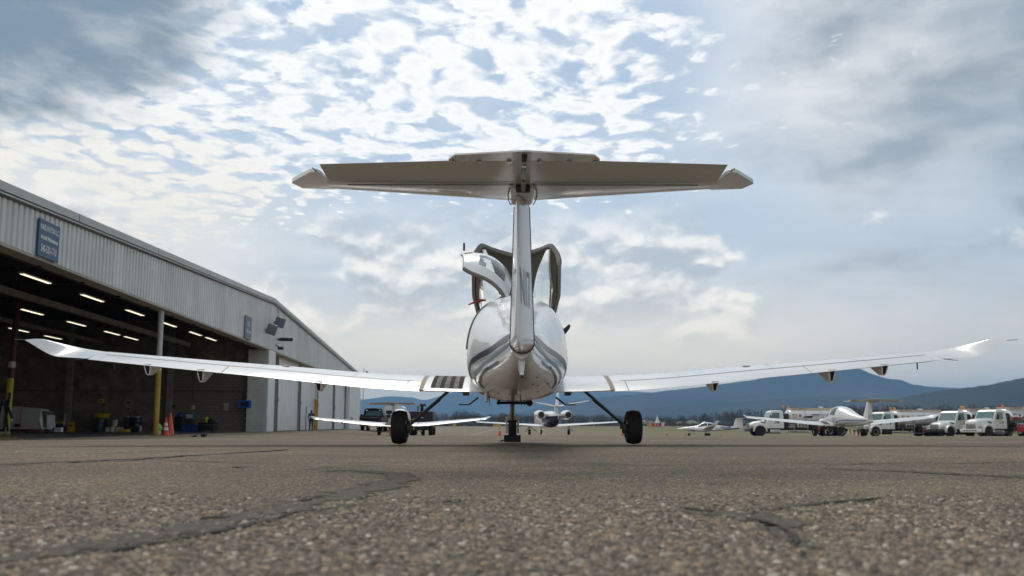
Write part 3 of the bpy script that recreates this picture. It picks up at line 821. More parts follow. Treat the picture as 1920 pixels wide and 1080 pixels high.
        # control-surface hinge fairings
        for x, hh in ((2.42, .12), (3.90, .15), (4.58, .13)):
            te, z, c, inc, th = wst(x); yy = te + .06
            def hf(b):
                b.loft([[(side * (x + sx * w_), yy + y_, z - dz + .10 * max(0, y_)) for sx, y_ in ((-1, y0), (1, y0), (1, y1), (-1, y1))] for w_, y0, y1, dz in ((.046, -.03, .42, -.01), (.040, -.01, .30, hh * .35), (.028, .01, .17, hh * .8), (.018, .03, .12, hh))])
            part("hinge_fairing", WHITE, wing, hf, angle=30)
            part("hinge_slot", BLACK, wing, lambda b: b.loft([[(side * (x + sx * w_), yy + y_, z - dz) for sx, y_ in ((-1, y0), (1, y0), (1, y0 + .05), (-1, y0 + .05))] for w_, y0, dz in ((.026, -.034, .01), (.014, .012, hh * .85))]))
        q = wpt(5.0, side, .04, -.01); part("tie_down_ring", DARKSTEEL, wing, lambda b: b.tube([q, (q[0], q[1], q[2] - .09)], .008, 6))
        # main landing gear
        def leg(b):
            b.tube([(side * .84, -.08, .69), (side * .90, -.07, .64), (side * 1.00, -.05, .555), (side * 1.16, -.03, .42), (side * 1.33, 0, .27), (side * 1.385, 0, .215)], [.019, .019, .018, .017, .017, .02], 10)
        lg = part("gear_leg", mat("gear_leg_grey", (.07, .068, .064), .4), T, leg)
        part("brake_line", BLACK, lg, lambda b: b.tube([(side * .96, -.11, .555), (side * 1.14, -.075, .41), (side * 1.27, -.06, .30), (side * 1.345, -.06, .235)], .008, 6))
        wx = side * 1.487
        part("wheel", STEEL, T, lambda b: b.lathe([(.02, -.08), (.10, -.075), (.105, -.03), (.105, .03), (.10, .075), (.02, .08)], (wx, 0, .215), 'X', 24))
        wh = T.children[-1] if T.children else None
        wh = [o for o in bpy.data.objects if o.parent == T and o.name.startswith("wheel")][-1]
        def tyre(b):
            pr = [(.105, -.072), (.118, -.084), (.138, -.0925), (.158, -.0945), (.176, -.0925), (.190, -.087), (.1985, -.080)]
            for k in range(-3, 4):                  # tread ribs with grooves between
                a = k * .0215; rr = .2155 - abs(k) * .0028 - (k * k * .0004)
                pr += [(rr - .006, a - .0105), (rr, a - .007), (rr, a + .007), (rr - .006, a + .0105)]
            pr += [(.1985, .080), (.190, .087), (.176, .0925), (.158, .0945), (.138, .0925), (.118, .084), (.105, .072)]
            b.lathe(pr, (wx, 0, .215), 'X', 40)
        part("tyre", RUBBER, wh, tyre, angle=48)
        def brake(b):
            b.lathe([(.09, -.012), (.09, .012)], (wx - side * .115, 0, .215), 'X', 20)
            b.bevbox((wx - side * .12, -.085, .20), (.07, .06, .11), .012); b.bevbox((wx - side * .10, -.07, .12), (.05, .05, .06), .01)
            b.tube([(wx - side * .17, 0, .215), (wx + side * .11, 0, .215)], .022, 8)
        part("brake", BLACK, T, brake)
        # boarding step
        part("boarding_step", DARKSTEEL, T, lambda b: (b.tube([(side * .47, -.62, .57), (side * .55, -.72, .50), (side * .57, -.73, .485)], .011, 6), b.box((side * .625, -.74, .482), (.13, .09, .014))))
        if detail:
            part("wing_root_bracket", BLACK, T, lambda b: b.prism([(-.60, .625), (-.42, .60), (-.42, .64), (-.58, .645)], 0, side * .585, side * .66), smooth=False)
    # fin, rudder
    def vsec(z, y_te, y_le, hw, y_h, lo, hi, k=0.0):
        """symmetric section from trailing edge to nose; hw half thickness at the hinge"""
        pts = []
        L = y_le - y_te; H = y_h - y_te
        def half(a):
            if a <= H: return .006 + (hw - .006) * (a / H) ** .82
            q = (a - H) / (L - H); return hw * math.sqrt(max(0, 1 - q ** 2.4)) * (1 - .12 * q)
        aa = np.linspace(lo * L, hi * L, 14) if hi < 1 else np.concatenate([np.linspace(lo * L, .9 * L, 12), L * np.array([.95, .98, .995, 1.0])])
        for a in aa: pts.append((half(a), y_te + a, z))
        return [(x + k * (1 - (y - y_te) / max(.01, H)), y, z) for x, y, z in pts] + [(-x + k * (1 - (y - y_te) / max(.01, H)), y, z) for x, y, z in pts[::-1]]
    def fparam(z):
        f = (z - .80) / (1.96 - .80)
        return -4.72 + .10 * f, -3.25 - .72 * f, .094 - .036 * f, -4.31 + .02 * f
    zs = np.linspace(.88, 1.955, 12)
    def hfrac(z): yt, yl, hw, yh = fparam(z); return (yh - yt) / (yl - yt)
    b = MB(); b.loft([vsec(z, *fparam(z), hfrac(z) + .012, 1) for z in zs]); fin = b.build("fin", WHITE, T, angle=50)
    rz_ = [.785, .79, .80, .82, .85] + list(np.linspace(.90, 1.93, 11)); rings = []
    for z in rz_:
        s = min(1, math.sqrt(max(.02, (z - .783) / .07))) if z < .85 else 1
        rings.append([((x + .0) * (.35 + .65 * s), y + (1 - s) * .10, zq) for x, y, zq in vsec(z, *fparam(z), 0.0, hfrac(z) - .006, -.035)])
    b = MB(); b.loft(rings); rud = b.build("rudder", WHITE, fin, angle=50)
    def rgap(b):
        for s in (-1, 1): b.tube([(s * (fparam(z)[2] - .001), fparam(z)[3] + .004, z) for z in np.linspace(.86, 1.93, 12)], .0065, 5)
        b.tube([(fparam(.85)[2] * math.cos(q), fparam(.85)[3] - .07 * math.sin(q) ** 2, .862 - .085 * math.sin(q)) for q in np.linspace(0, math.pi, 16)], .0065, 5)
    part("rudder_gap", BLACK, fin, rgap)
    for k in range(6):
        z = 1.02 + .14 * k; part("hinge_pin", STEEL, rud, lambda b: b.lathe([(.006, -.014), (.006, .014)], (-fparam(z)[2] * .55 - .01, -4.5, z), 'Z', 6))
    if reg:
        for side in (1, -1):
            def wp(a, bb):
                z = (1.235 if detail else 1.10) + bb; yt, yl, hw, yh = fparam(z)
                a_ = (-4.655 + a) if side > 0 else (-4.33 - a); H = yh - yt; r_ = a_ - yt
                hx = (.006 + (hw - .006) * max(.0, min(1, r_ / H)) ** .82) + .004
                k = -.035 * (1 - r_ / H) if r_ < H else 0
                return (side * hx + k, a_, z)
            me, co = text_mesh(reg, .36, .006); w = co[:, 0].max() - co[:, 0].min()
            text(reg, GREYLET if detail else NAVY, rud, (0, 0, 0), (1, 0, 0), (0, 1, 0), .40 if detail else .36, .27 if detail else .6, .0, "registration_lettering", lambda a, bb: wp(a + (.135 if detail else .3), bb))
    # tail cone end, skid
    part("tail_skid", WHITE, T, lambda b: b.loft([[(.028, -4.2, .76), (-.028, -4.2, .76), (-.028, -3.9, .72), (.028, -3.9, .72)], [(.02, -4.28, .68), (-.02, -4.28, .68), (-.02, -3.98, .66), (.02, -3.98, .66)], [(.012, -4.32, .615), (-.012, -4.32, .615), (-.012, -4.2, .61), (.012, -4.2, .61)]]), angle=30)
    part("skid_shoe", BLACK, T, lambda b: b.box((0, -4.27, .607), (.026, .11, .018)))
    # tailplane seen from below
    ZT = 1.995
    def tsec(x, y_te, y_le, th, z, lo=0.0, hi=1.0):
        L = y_le - y_te; U, W = foil(L, th, 0.0, 14)
        u = [q for q in U if lo * L - 1e-6 <= q[0] <= hi * L + 1e-6]; l = [q for q in W if lo * L - 1e-6 <= q[0] <= hi * L + 1e-6]
        S = sorted(U); hv = lambda f: float(np.interp(f * L, [q[0] for q in S], [q[1] for q in S]))
        if lo > 0: u = [(lo * L, hv(lo))] + u; l = l + [(lo * L, -hv(lo))]
        if hi < 1: u = u + [(hi * L, hv(hi))]; l = [(hi * L, -hv(hi))] + l
        return [(x, y_te + a, z + h) for a, h in u] + [(x, y_te + a, z + h) for a, h in (l[1:] if hi == 1 else l)]
    def tp(ax):  # |x| -> te, le, hinge
        return (float(np.interp(ax, [0, 1.39], [-5.275, -5.155])), float(np.interp(ax, [0, .09, 1.5], [-4.30, -4.31, -4.625])), -4.85)
    for side in (-1, 1):
        def rows(x0, x1, lo_, hi_, k=12):
            out = []
            for ax in np.linspace(x0, x1, k):
                te, le, hg = tp(ax); f = (hg - te) / (le - te); lo = f + .008 if lo_ else 0; hi = f - .008 if hi_ else 1
                out.append(tsec(side * ax, te, le, .105, ZT, lo, hi))
            m_ = min(len(q) for q in out)
            return out if all(len(q) == m_ for q in out) else None
        # sections with a fixed number of points
        def fixed(ax, lo, hi, npt=12):
            te, le, hg = tp(ax); L = le - te; U, W = foil(L, .105, 0, 24); S = sorted(U); xs_, hs_ = [q[0] for q in S], [q[1] for q in S]
            aa = lo * L + (hi - lo) * L * (np.sin(np.linspace(0, math.pi / 2, npt)) if hi >= 1 else np.linspace(0, 1, npt))
            hh = np.interp(aa, xs_, hs_)
            return [(side * ax, te + a, ZT + h) for a, h in zip(aa, hh)] + [(side * ax, te + a, ZT - h) for a, h in zip(aa[::-1], hh[::-1])]
        b = MB(); rr = []
        for ax in np.linspace(.0, 1.40, 12):
            te, le, hg = tp(ax); rr.append(fixed(ax, (hg - te) / (le - te) + .008, 1))
        b.loft(rr); stab = b.build("tailplane", WHITE, T, angle=50)
        b = MB(); rr = []
        for ax in np.linspace(.0, 1.385, 12):
            te, le, hg = tp(ax); rr.append(fixed(ax, 0, (hg - te) / (le - te) - .004))
        UP = 0.0 if detail else math.tan(R(13))
        rr = [[(x_, y_, z_ + max(0, -4.85 - y_) * UP) for x_, y_, z_ in q] for q in rr]
        b.loft(rr); ele = b.build("elevator", WHITE, T, angle=50)
        part("elevator_gap", BLACK, ele, lambda b: b.sheet([[(side * ax, -4.862, ZT - .052), (side * ax, -4.838, ZT - .053)] for ax in np.linspace(.07, 1.25, 8)]))
        # tip cap with its angular outline
        def cap(b):
            poly = [(1.392, -4.63), (1.40, -4.90), (1.405, -5.00), (1.43, -5.06), (1.475, -5.05), (1.655, -4.82), (1.665, -4.79), (1.62, -4.66)]
            for zt in (0,):
                n_ = len(poly); cxx = sum(p[0] for p in poly) / n_; cyy = sum(p[1] for p in poly) / n_
                rings = [[(side * (cxx + (p[0] - cxx) * s), cyy + (p[1] - cyy) * s, ZT + h) for p in poly] for s, h in ((.97, .004), (1, -.002), (1, -.024))]
                b.loft(rings)
        part("tip_cap", WHITE, T, cap, angle=20)
        part("static_wick", BLACK, ele, lambda b: b.tube([(side * 1.42, -5.0, ZT - .022), (side * 1.44, -5.12, ZT - .015)], .004, 5))
        for k in (.10, .30, .47): part("tab_hinge", STEEL, ele, lambda b: b.box((side * k, -5.275, ZT - .02), (.03, .03, .014)))
        part("root_fairing", WHITE, T, lambda b: b.loft([[(side * (.085 * s), y, ZT - .055 - .012 * s + .0 * y) for s in (0, .3, .6, .9, 1.0)] + [(side * .085, y, ZT), (0, y, ZT)] for y in (-4.80, -4.6, -4.36)]), angle=60)
        part("fairing_seal", SEAL, T, lambda b: b.tube([(side * (.088 + .02 * math.sin(q * 3.14)), -4.80 + .46 * q, ZT - .058) for q in np.linspace(0, 1, 9)], .004, 5))
    part("trim_tab", WHITE, ele, lambda b: b.prism([(0, -5.287), (.50, -5.257), (.50, -5.30), (.455, -5.385), (0, -5.462), (-.455, -5.385), (-.50, -5.30), (-.50, -5.257)], 2, ZT - .014 + .5 * UP, ZT - .004 + .5 * UP), smooth=False)
    part("elevator_bracket", STEEL, T, lambda b: (b.bevbox((0, -5.12, ZT - .055), (.034, .34, .03), .008), b.tube([(0, -5.0, ZT - .06), (0, -4.86, ZT - .09)], .018, 8)))
    part("elevator_horn", BLACK, T, lambda b: b.bevbox((0, -4.83, ZT - .075), (.105, .06, .05), .01))
    part("tab_actuator", BLACK, T, lambda b: b.bevbox((0, -5.36, ZT - .022), (.035, .10, .03), .008))
    # nose gear
    def nleg(b): b.tube([(-.045, 1.38, .62), (-.045, 1.50, .42), (-.045, 1.58, .33)], [.034, .033, .04], 12)
    part("nose_gear_leg", STEEL, T, nleg)
    part("nose_fork", OFFWHITE, T, lambda b: [b.bevbox((-.045 + s * .085, 1.66, .225), (.03, .10, .20), .01) for s in (-1, 1)] + [b.bevbox((-.045, 1.62, .34), (.20, .10, .05), .015)])
    nw = part("wheel", STEEL, T, lambda b: b.lathe([(.02, -.05), (.08, -.05), (.08, .05), (.02, .05)], (-.045, 1.70, .175), 'X', 20))
    part("tyre", RUBBER, nw, lambda b: b.lathe([(.08, -.045), (.12, -.062), (.155, -.055), (.172, -.032), (.175, -.02), (.171, -.015), (.171, .015), (.175, .02), (.172, .032), (.155, .055), (.12, .062), (.08, .045)], (-.045, 1.70, .175), 'X', 32))
    part("exhaust_pipe", BLACK, T, lambda b: (b.tube([(-.22, 1.15, .555), (.18, 1.05, .55)], .02, 8), b.tube([(.18, 1.3, .57), (.19, .9, .545)], .045, 12), b.tube([(-.24, 1.2, .57), (-.24, .98, .55)], .03, 10)))
    for x, y, l in ((-.34, -.4, .10), (.02, -1.6, .10), (.06, .3, .09), (.10, .3, .08), (-.11, .4, .05)): part("whip_antenna", DARKSTEEL, T, lambda b: b.tube([(x, y, .60), (x + .01, y - .02, .57 - l)], [.007, .004], 6))
    part("belly_antenna", OFFWHITE, T, lambda b: b.loft([[(-.36 + .025 * math.cos(a) * s, -.85 + .06 * math.sin(a) * s, z) for a in np.linspace(0, 6.283, 10, endpoint=False)] for s, z in ((1, .62), (1, .55), (.8, .515), (.3, .505))]))
    part("drain_pipe", OFFWHITE, T, lambda b: b.tube([(.0, -2.2, .625), (.0, -2.25, .57), (.005, -2.28, .555)], [.012, .009, .014], 8))
    # propeller
    hub = (0, 2.58, 1.0)
    part("spinner", WHITE, T, lambda b: b.lathe([(.17, 2.48), (.165, 2.56), (.13, 2.68), (.07, 2.78), (.005, 2.82)], (0, 0, .88), 'Y', 20))
    for a in (R(0), R(180)):
        def blade(b):
            rings = []
            for r_, c_ in ((.10, .10), (.25, .15), (.5, .17), (.75, .15), (.93, .11), (1.02, .07), (1.05, .03)):
                tw = R(70 - 48 * r_); ring = []
                for k in range(8):
                    q = 2 * math.pi * k / 8; u, w = math.cos(q) * c_ / 2, math.sin(q) * .012
                    t_, ay = u * math.cos(tw * .5) - w * math.sin(tw * .5), u * math.sin(tw * .5) + w
                    ring.append((math.cos(a) * r_ - math.sin(a) * t_, 2.56 + ay, .86 + math.sin(a) * r_ + math.cos(a) * t_))
                rings.append(ring)
            b.loft(rings)
        part("propeller_blade", BLACK, T, blade)
    # canopy
    HY, HZ = .62, 1.225                                    # hinge of the front canopy
    def can(u, v, off=0.0, ang=0.0):
        """u 0..pi across from right sill to left sill; v 0 front .. 1 rear; closed shape then tilted by ang about the hinge"""
        w = (.42 + .17 * min(1, v * 1.6)) + off; h = (.04 + .55 * math.sin(min(1, v * 1.08) * math.pi / 2) ** .9) + off
        c, s = math.cos(u), math.sin(u); x = w * math.copysign(abs(c) ** .78, c); hh = h * abs(s) ** .80
        uu = min(u, math.pi - u) / (math.pi / 2)         # 0 at the sill, 1 on the centreline
        reach = float(hermite([0, .22, .42, .68, 1], [1.25, 1.35, 1.41, 1.33, 1.23], uu))
        a = .06 + (reach - .06 + off * .6) * v
        ya, za = -a, hh
        ca, sa = math.cos(ang), math.sin(ang)
        return (x, HY + ya * ca + za * sa, HZ - ya * sa + za * ca)
    if shut:
        b = MB(); b.sheet([[P(y, t, .004) for t in np.linspace(.22, math.pi - .22, 18)] for y in np.linspace(-.05, .98, 10)]); cn = b.build("canopy", FARGLASS, T)
        part("canopy_frame", WHITE, cn, lambda b: (b.tube([P(-.05, t, .004) for t in np.linspace(.2, math.pi - .2, 20)], .03, 6), b.tube([P(y, 1.57, .006) for y in np.linspace(-.05, .6, 8)], .05, 6)))
        for s in (-1, 1):
            bb = MB(); bb.sheet([[(s * P(y, t, .004)[0],) + P(y, t, .004)[1:] for t in np.linspace(.25, 1.12, 8)] for y in np.linspace(-.85, -.18, 8)]); bb.build("rear_window", FARGLASS, T)
    else:
        ANG = R(66)
        b = MB(); b.sheet([[can(u, v, 0, ANG) for u in np.linspace(.02, math.pi - .02, 40)] for v in np.linspace(.0, 1, 22)])
        cn = b.build("canopy", GLASS, T)
        def rim(b):
            # flat composite frame: two nested tubes joined to a band round sill, arch, sill
            path = [can(.0, v, 0, ANG) for v in np.linspace(.05, .97, 14)] + [can(u, 1, 0, ANG) for u in np.linspace(.05, math.pi - .05, 44)] + [can(math.pi, v, 0, ANG) for v in np.linspace(.97, .05, 14)]
            inn = [can(.0, v, -.042, ANG) for v in np.linspace(.05, .97, 14)] + [can(u, .985, -.042, ANG) for u in np.linspace(.05, math.pi - .05, 44)] + [can(math.pi, v, -.042, ANG) for v in np.linspace(.97, .05, 14)]
            n_ = len(path); rings = []
            for i in range(n_):
                p, q = Vector(path[i]), Vector(inn[i]); t = (Vector(path[min(i + 1, n_ - 1)]) - Vector(path[max(0, i - 1)])).normalized(); d = (q - p).normalized(); nn = t.cross(d).normalized() * .022
                rings.append([p + nn, p + d * .02 + nn * 1.3, q + nn, q - nn, p - nn])
            b.loft(rings)
        fr = part("canopy_frame", FRAME, cn, rim, angle=50)
        for u0 in (0., math.pi): part("frame_seal", BLACK, fr, lambda b: b.tube([can(u0, v, -.049, ANG) for v in np.linspace(.25, .88, 12)], .008, 5))
        part("air_scoop", BLACK, T, lambda b: b.prism([(.57, 1.42), (.645, 1.485), (.668, 1.475), (.655, 1.43), (.60, 1.36), (.57, 1.35)], 1, -.40, -.28), smooth=False)
        # lined roof panel between the two side panes
        def lining(b):
            g = []
            for v in np.linspace(.52, 1, 12):
                hw = .34 + .42 * ((v - .52) / .48) ** 2.2; g.append([can(math.pi / 2 + q * hw, v, -.012, ANG) for q in np.linspace(-1, 1, 14)])
            b.sheet(g)
        part("roof_lining", TAN, cn, lining)
        def skin(b):
            g = []
            for v in np.linspace(.52, 1, 12):
                hw = .34 + .42 * ((v - .52) / .48) ** 2.2; g.append([can(math.pi / 2 + q * hw, v, .006, ANG) for q in np.linspace(-1, 1, 14)])
            b.sheet(g)
        part("roof_skin", WHITE, cn, skin)
        lh = Vector(can(math.pi, .55, -.02, ANG))
        part("canopy_handle", RED, cn, lambda b: (b.tube([lh + Vector((-.09, 0, -.035)), lh + Vector((0, -.02, 0)), lh + Vector((.12, -.05, .02))], [.008, .016, .014], 8), b.bevbox(lh + Vector((.10, -.05, .02)), (.09, .03, .028), .01)))
        # rear door swung up on the left
        low = [(-.125, -.80, 1.69), (-.165, -.84, 1.80), (-.235, -.87, 1.885), (-.34, -.89, 1.965), (-.46, -.90, 2.02), (-.57, -.90, 2.065), (-.635, -.90, 2.105)]
        upp = [(-.06, -.22, 2.06), (-.12, -.22, 2.20), (-.215, -.22, 2.31), (-.33, -.22, 2.385), (-.45, -.22, 2.42), (-.58, -.22, 2.43), (-.70, -.22, 2.41)]
        def dpt(i, j, off=0.0):
            t = j; k = np.linspace(0, 1, 7)
            a = Vector([float(hermite(k, [p[q] for p in low], i)) for q in range(3)]); c = Vector([float(hermite(k, [p[q] for p in upp], i)) for q in range(3)])
            bul = math.sin(math.pi * t) * .05
            nrm = Vector((.35, -.55, .75)).normalized()
            return a.lerp(c, t) + nrm * (bul + off)
        g1 = [[dpt(i, j) for j in np.linspace(0, 1, 12)] for i in np.linspace(0, 1, 20)]
        g2 = [[dpt(i, j, -.028) for j in np.linspace(0, 1, 12)] for i in np.linspace(0, 1, 20)]
        def win(i, j): return .22 < i < .66 and .30 < j < .86 and not (i > .58 and j < .5)
        I, J = np.linspace(0, 1, 20), np.linspace(0, 1, 12)
        def doorskin(b):
            vs = [p for r in g1 for p in r]; fs = [(a * 12 + c, a * 12 + c + 1, (a + 1) * 12 + c + 1, (a + 1) * 12 + c) for a in range(19) for c in range(11) if not win((I[a] + I[a + 1]) / 2, (J[c] + J[c + 1]) / 2)]
            b.add(vs, fs)
        door = part("rear_door", WHITE, T, doorskin, angle=60, fix=False)
        def doorin(b):
            vs = [p for r in g2 for p in r]; fs = [(a * 12 + c, a * 12 + c + 1, (a + 1) * 12 + c + 1, (a + 1) * 12 + c) for a in range(19) for c in range(11) if not win((I[a] + I[a + 1]) / 2, (J[c] + J[c + 1]) / 2)]
            b.add(vs, fs)
        part("door_lining", FRAME, door, doorin, angle=60)
        part("door_window", GLASS, door, lambda b: b.sheet([[dpt(i, j, .001) for j in np.linspace(.30, .88, 7)] for i in np.linspace(.20, .70, 9)]))
        part("door_edge", FRAME, door, lambda b: (b.tube([dpt(i, 0, -.016) for i in np.linspace(0, 1, 24)], .024, 8), b.tube([dpt(i, 1, -.014) for i in np.linspace(0, 1, 24)], .014, 6), b.tube([dpt(1, j, -.014) for j in np.linspace(0, 1, 10)], .014, 6)))
        tp_ = dpt(1, .55, .02)
        part("door_handle", DKRED, door, lambda b: (b.bevbox(tp_ + Vector((-.005, -.02, .10)), (.025, .02, .10), .006), b.tube([tp_ + Vector((0, 0, .02)), tp_ + Vector((.10, -.02, .025))], .006, 6)))
        part("gas_strut", DARKSTEEL, door, lambda b: b.tube([(-.14, -.62, 1.82), (-.30, -.55, 1.73)], [.012, .016], 8))
        # seats inside the open cockpit
        SEAT = mat("seat_leather", (.06, .055, .05), .6)
        part("cockpit_deck", BLACK, T, lambda b: b.box((0, .25, 1.13), (.9, .66, .02)))
        for s in (-1, 1): part("seat_back", SEAT, T, lambda b: b.bevbox((s * .26, -.02, 1.33), (.42, .10, .42), .04, 3, (.12, 0, 0)))
    return T
airplane("airplane", "white T-tail airplane with open canopy, nearest the camera", "airplane", (.058, Y0, 0), R(.25), shut=False, reg="N17", group="parked T-tail airplanes")
airplane("airplane", "white T-tail airplane with closed canopy beyond the left main wheel", "airplane", (-7.45, 56.0, gz(-7.45, 56)), R(1.0), shut=True, reg=None, detail=False, group="parked T-tail airplanes")
airplane("airplane", "white T-tail airplane with blue side stripe before the fuel trucks", "airplane", (20.0, 51.0, gz(20, 51)), R(1.5), shut=True, reg="N195JP", stripe=mat("mid_blue_stripe", (.03, .07, .2), .3), detail=False, group="parked T-tail airplanes")
# rubber chock at the nose wheel
ch = thing("wheel_chock", "black rubber chock against the nearest airplane's nose wheel", "chock", (0, 12.02, 0))
part("block", mat("chock_rubber", (.01, .01, .01), .85, bump=.4, bscale=60), ch, lambda b: b.prism([(-.09, 0), (.09, 0), (.05, .10), (-.05, .10)], 0, -.115, .125), smooth=False)
part("rope", BLACK, ch, lambda b: b.tube([(-.11, 0, .03), (-.17, -.03, .015), (-.14, -.06, .012)], .01, 6))
# ------------------------------------------------------------------ hangar (local: facade in the plane x=0, y along the facade away from the camera, interior at x<0)
HX, HYY, HZ0, HR = -16.63, 58.0, -.19, R(3.43)
CLAD = mat("pale_grey_cladding", (.74, .745, .72), .45, var=.08, vscale=.6)
TRIM = mat("roof_edge_flashing", (.55, .555, .54), .45, var=.1, vscale=.7)
DARKTRIM = mat("dark_flashing_shadow_gap", (.13, .13, .125), .6)
SOFFIT = mat("soffit_paint", (.52, .48, .40), .7, var=.2, vscale=.8)
ROOFU = mat("roof_underside", (.055, .045, .038), .9)
BLOCK = mat("bare_concrete_block", (.21, .175, .14), .95, var=.4, vscale=1.4, bump=.5, bscale=25)
MORTAR = mat("block_mortar", (.075, .066, .058), .95)
PAINTBLOCK = mat("painted_block", (.62, .62, .57), .7, var=.12, vscale=1.2)
DOORW = mat("white_steel_door", (.82, .82, .80), .4, var=.06, vscale=.5)
FLOORM = mat("hangar_floor_sealed_concrete", (.13, .12, .11), .28, var=.35, vscale=.5)
BEAM = mat("steel_beam_brown_primer", (.085, .065, .055), .7, var=.2)
BEAML = mat("steel_beam_pale_paint", (.26, .24, .22), .6, var=.25)
SIGNBLUE = mat("sign_blue", (.018, .085, .19), .4)
SIGNWHITE = mat("sign_white_lettering", (.75, .77, .78), .4)
Y_N, Y_F = -42.0, 49.4
RY = -1.2
def roof_z(y): return 9.12 - (.0555 if y < RY else 0.0448) * abs(y - RY)
H = thing("hangar", "long pale grey metal hangar with open bay on the left", "hangar", (HX, HYY, HZ0), HR)
HM = Matrix.Translation((HX, HYY, HZ0)) @ Matrix.Rotation(HR, 4, 'Z')
def hw(x, y, z): return HM @ Vector((x, y, z))
SOF = 5.62
# corrugated cladding, one sheet after the other
CLADS = [CLAD, mat("pale_grey_cladding_dusty", (.71, .715, .69), .5, var=.09, vscale=.7), mat("pale_grey_cladding_clean", (.77, .775, .755), .42, var=.07, vscale=.5)]
PW = .9144; y = Y_N; k = 0
def clad_sheet(y0, y1, z0f, z1f, nm="cladding_sheet", x=0.0, m=CLAD):
    def f(b):
        prof = []; n_ = 3; w = (y1 - y0) / n_
        for i in range(n_):
            a = y0 + i * w
            for q, d in ((0, 0), (.56, 0), (.62, -.065), (.92, -.065), (.985, 0)): prof.append((a + q * w, x + d))
        prof.append((y1 - .004, x))
        b.sheet([[(xx, yy, z0f(yy)) for yy, xx in prof], [(xx, yy, z1f(yy)) for yy, xx in prof]])
    return part(nm, m, H, f, smooth=False, fix=False)
while y < Y_F - .05:
    clad_sheet(y, min(y + PW, Y_F), lambda q: SOF, lambda q: roof_z(q) - .30, m=random.choice(CLADS)); y += PW
def gable_band(nm, m, zt, zb, x0, x1):
    def f(b):
        for ya, yb in ((Y_N - .3, RY), (RY, Y_F + .3)):
            b.loft([[(x0, q, roof_z(q) + zb), (x1, q, roof_z(q) + zb), (x1, q, roof_z(q) + zt), (x0, q, roof_z(q) + zt)] for q in np.linspace(ya, yb, 6)])
    return part(nm, m, H, f, smooth=False)
gable_band("roof_flashing", TRIM, .06, -.20, -.10, .16)
gable_band("flashing_gap", DARKTRIM, -.20, -.235, -.05, .10)
gable_band("flashing_lip", TRIM, -.235, -.285, -.05, .13)
gable_band("flashing_gap", DARKTRIM, -.285, -.34, -.05, .04)
for q in np.arange(Y_N + 4, Y_F, 7.3): part("flashing_joint", DARKTRIM, H, lambda b: b.box((.162, q, roof_z(q) - .07), (.008, .02, .26)))
def roofslab(b):
    for ya, yb in ((Y_N - .3, RY), (RY, Y_F + .3)):
        b.loft([[(-44, q, roof_z(q) - .16), (-.05, q, roof_z(q) - .16), (-.05, q, roof_z(q) + .02), (-44, q, roof_z(q) + .02)] for q in (ya, yb)])
part("roof", ROOFU, H, roofslab, smooth=False)
# soffits and header
part("soffit", SOFFIT, H, lambda b: b.box((-.30, (Y_N - 1.9) / 2, SOF - .04), (.56, -Y_N - 1.9, .08)), smooth=False)
part("soffit", SOFFIT, H, lambda b: b.box((-.40, 19.6, SOF - .04), (.76, 38.6, .08)), smooth=False)
part("header_beam", BEAM, H, lambda b: b.box((-.70, (Y_N - 1.9) / 2, SOF + .12), (.14, -Y_N - 1.9, .4)), smooth=False)
part("header_wall", ROOFU, H, lambda b: b.loft([[(-.645, q, 5.66), (-.595, q, 5.66), (-.595, q, roof_z(q) - .2), (-.645, q, roof_z(q) - .2)] for q in (Y_N, -1.95)]), smooth=False)
for q in np.arange(-38, -3, 3.1): part("door_track_bracket", DARKSTEEL, H, lambda b: b.box((-.50, q, SOF - .11), (.12, .08, .06)))
for q in np.arange(-40, -2, 5.2): part("soffit_seam", DARKTRIM, H, lambda b: b.box((-.30, q, SOF - .083), (.55, .03, .006)))
# floor, walls
part("floor", FLOORM, H, lambda b: b.box((-22.2, (Y_N - 1.5) / 2 - .2, -.13), (43.6, -Y_N - 1.9, .29)), smooth=False)
part("back_wall", BLOCK, H, lambda b: b.box((-43.6, (Y_N) / 2 - 1, 3.2), (.3, -Y_N - 1.6, 6.4)), smooth=False)
part("side_wall", CLAD, H, lambda b: b.box((-22, Y_N - .12, 3.2), (43.6, .2, 6.5)), smooth=False)
part("end_wall", CLAD, H, lambda b: b.box((-22, Y_F - .10, 3.15), (43.9, .18, 6.4)), smooth=False)
part("roof_filler_wall", MORTAR, H, lambda b: b.box((-22.6, -1.28, 8.2), (42.4, .16, 1.5)), smooth=False)
# dividing block wall: mortar core and single blocks standing a little proud
core = part("block_wall", MORTAR, H, lambda b: b.box((-22.6, -1.32, 3.85), (42.5, .20, 7.7)), smooth=False)
bm_ = MB(); bm_.box((0, 0, 0), (.392, .03, .192)); blk = bm_.build("concrete_block", BLOCK, core, smooth=False); blk.location = (-1.60, -1.43, .11)
rest = MB(); cnt = 1; rows_ = 37
for r_ in range(rows_):
    for c_ in range(103):
        x_ = -1.60 - c_ * .4064 - (.2 if r_ % 2 else 0); z_ = .11 + r_ * .2032
        if r_ == 0 and c_ == 0: continue
        if c_ < 14 and r_ < 22 and cnt < 300:
            q = blk.copy(); COL.objects.link(q); q.parent = core; q.location = (x_, -1.43 + random.uniform(-.004, .004), z_); cnt += 1
        else: rest.box((x_, -1.43 + random.uniform(-.004, .004), z_), (.392, .03, .192))
ro = rest.build("concrete_blocks", BLOCK, core, smooth=False, fix=False); ro['kind'] = 'stuff'
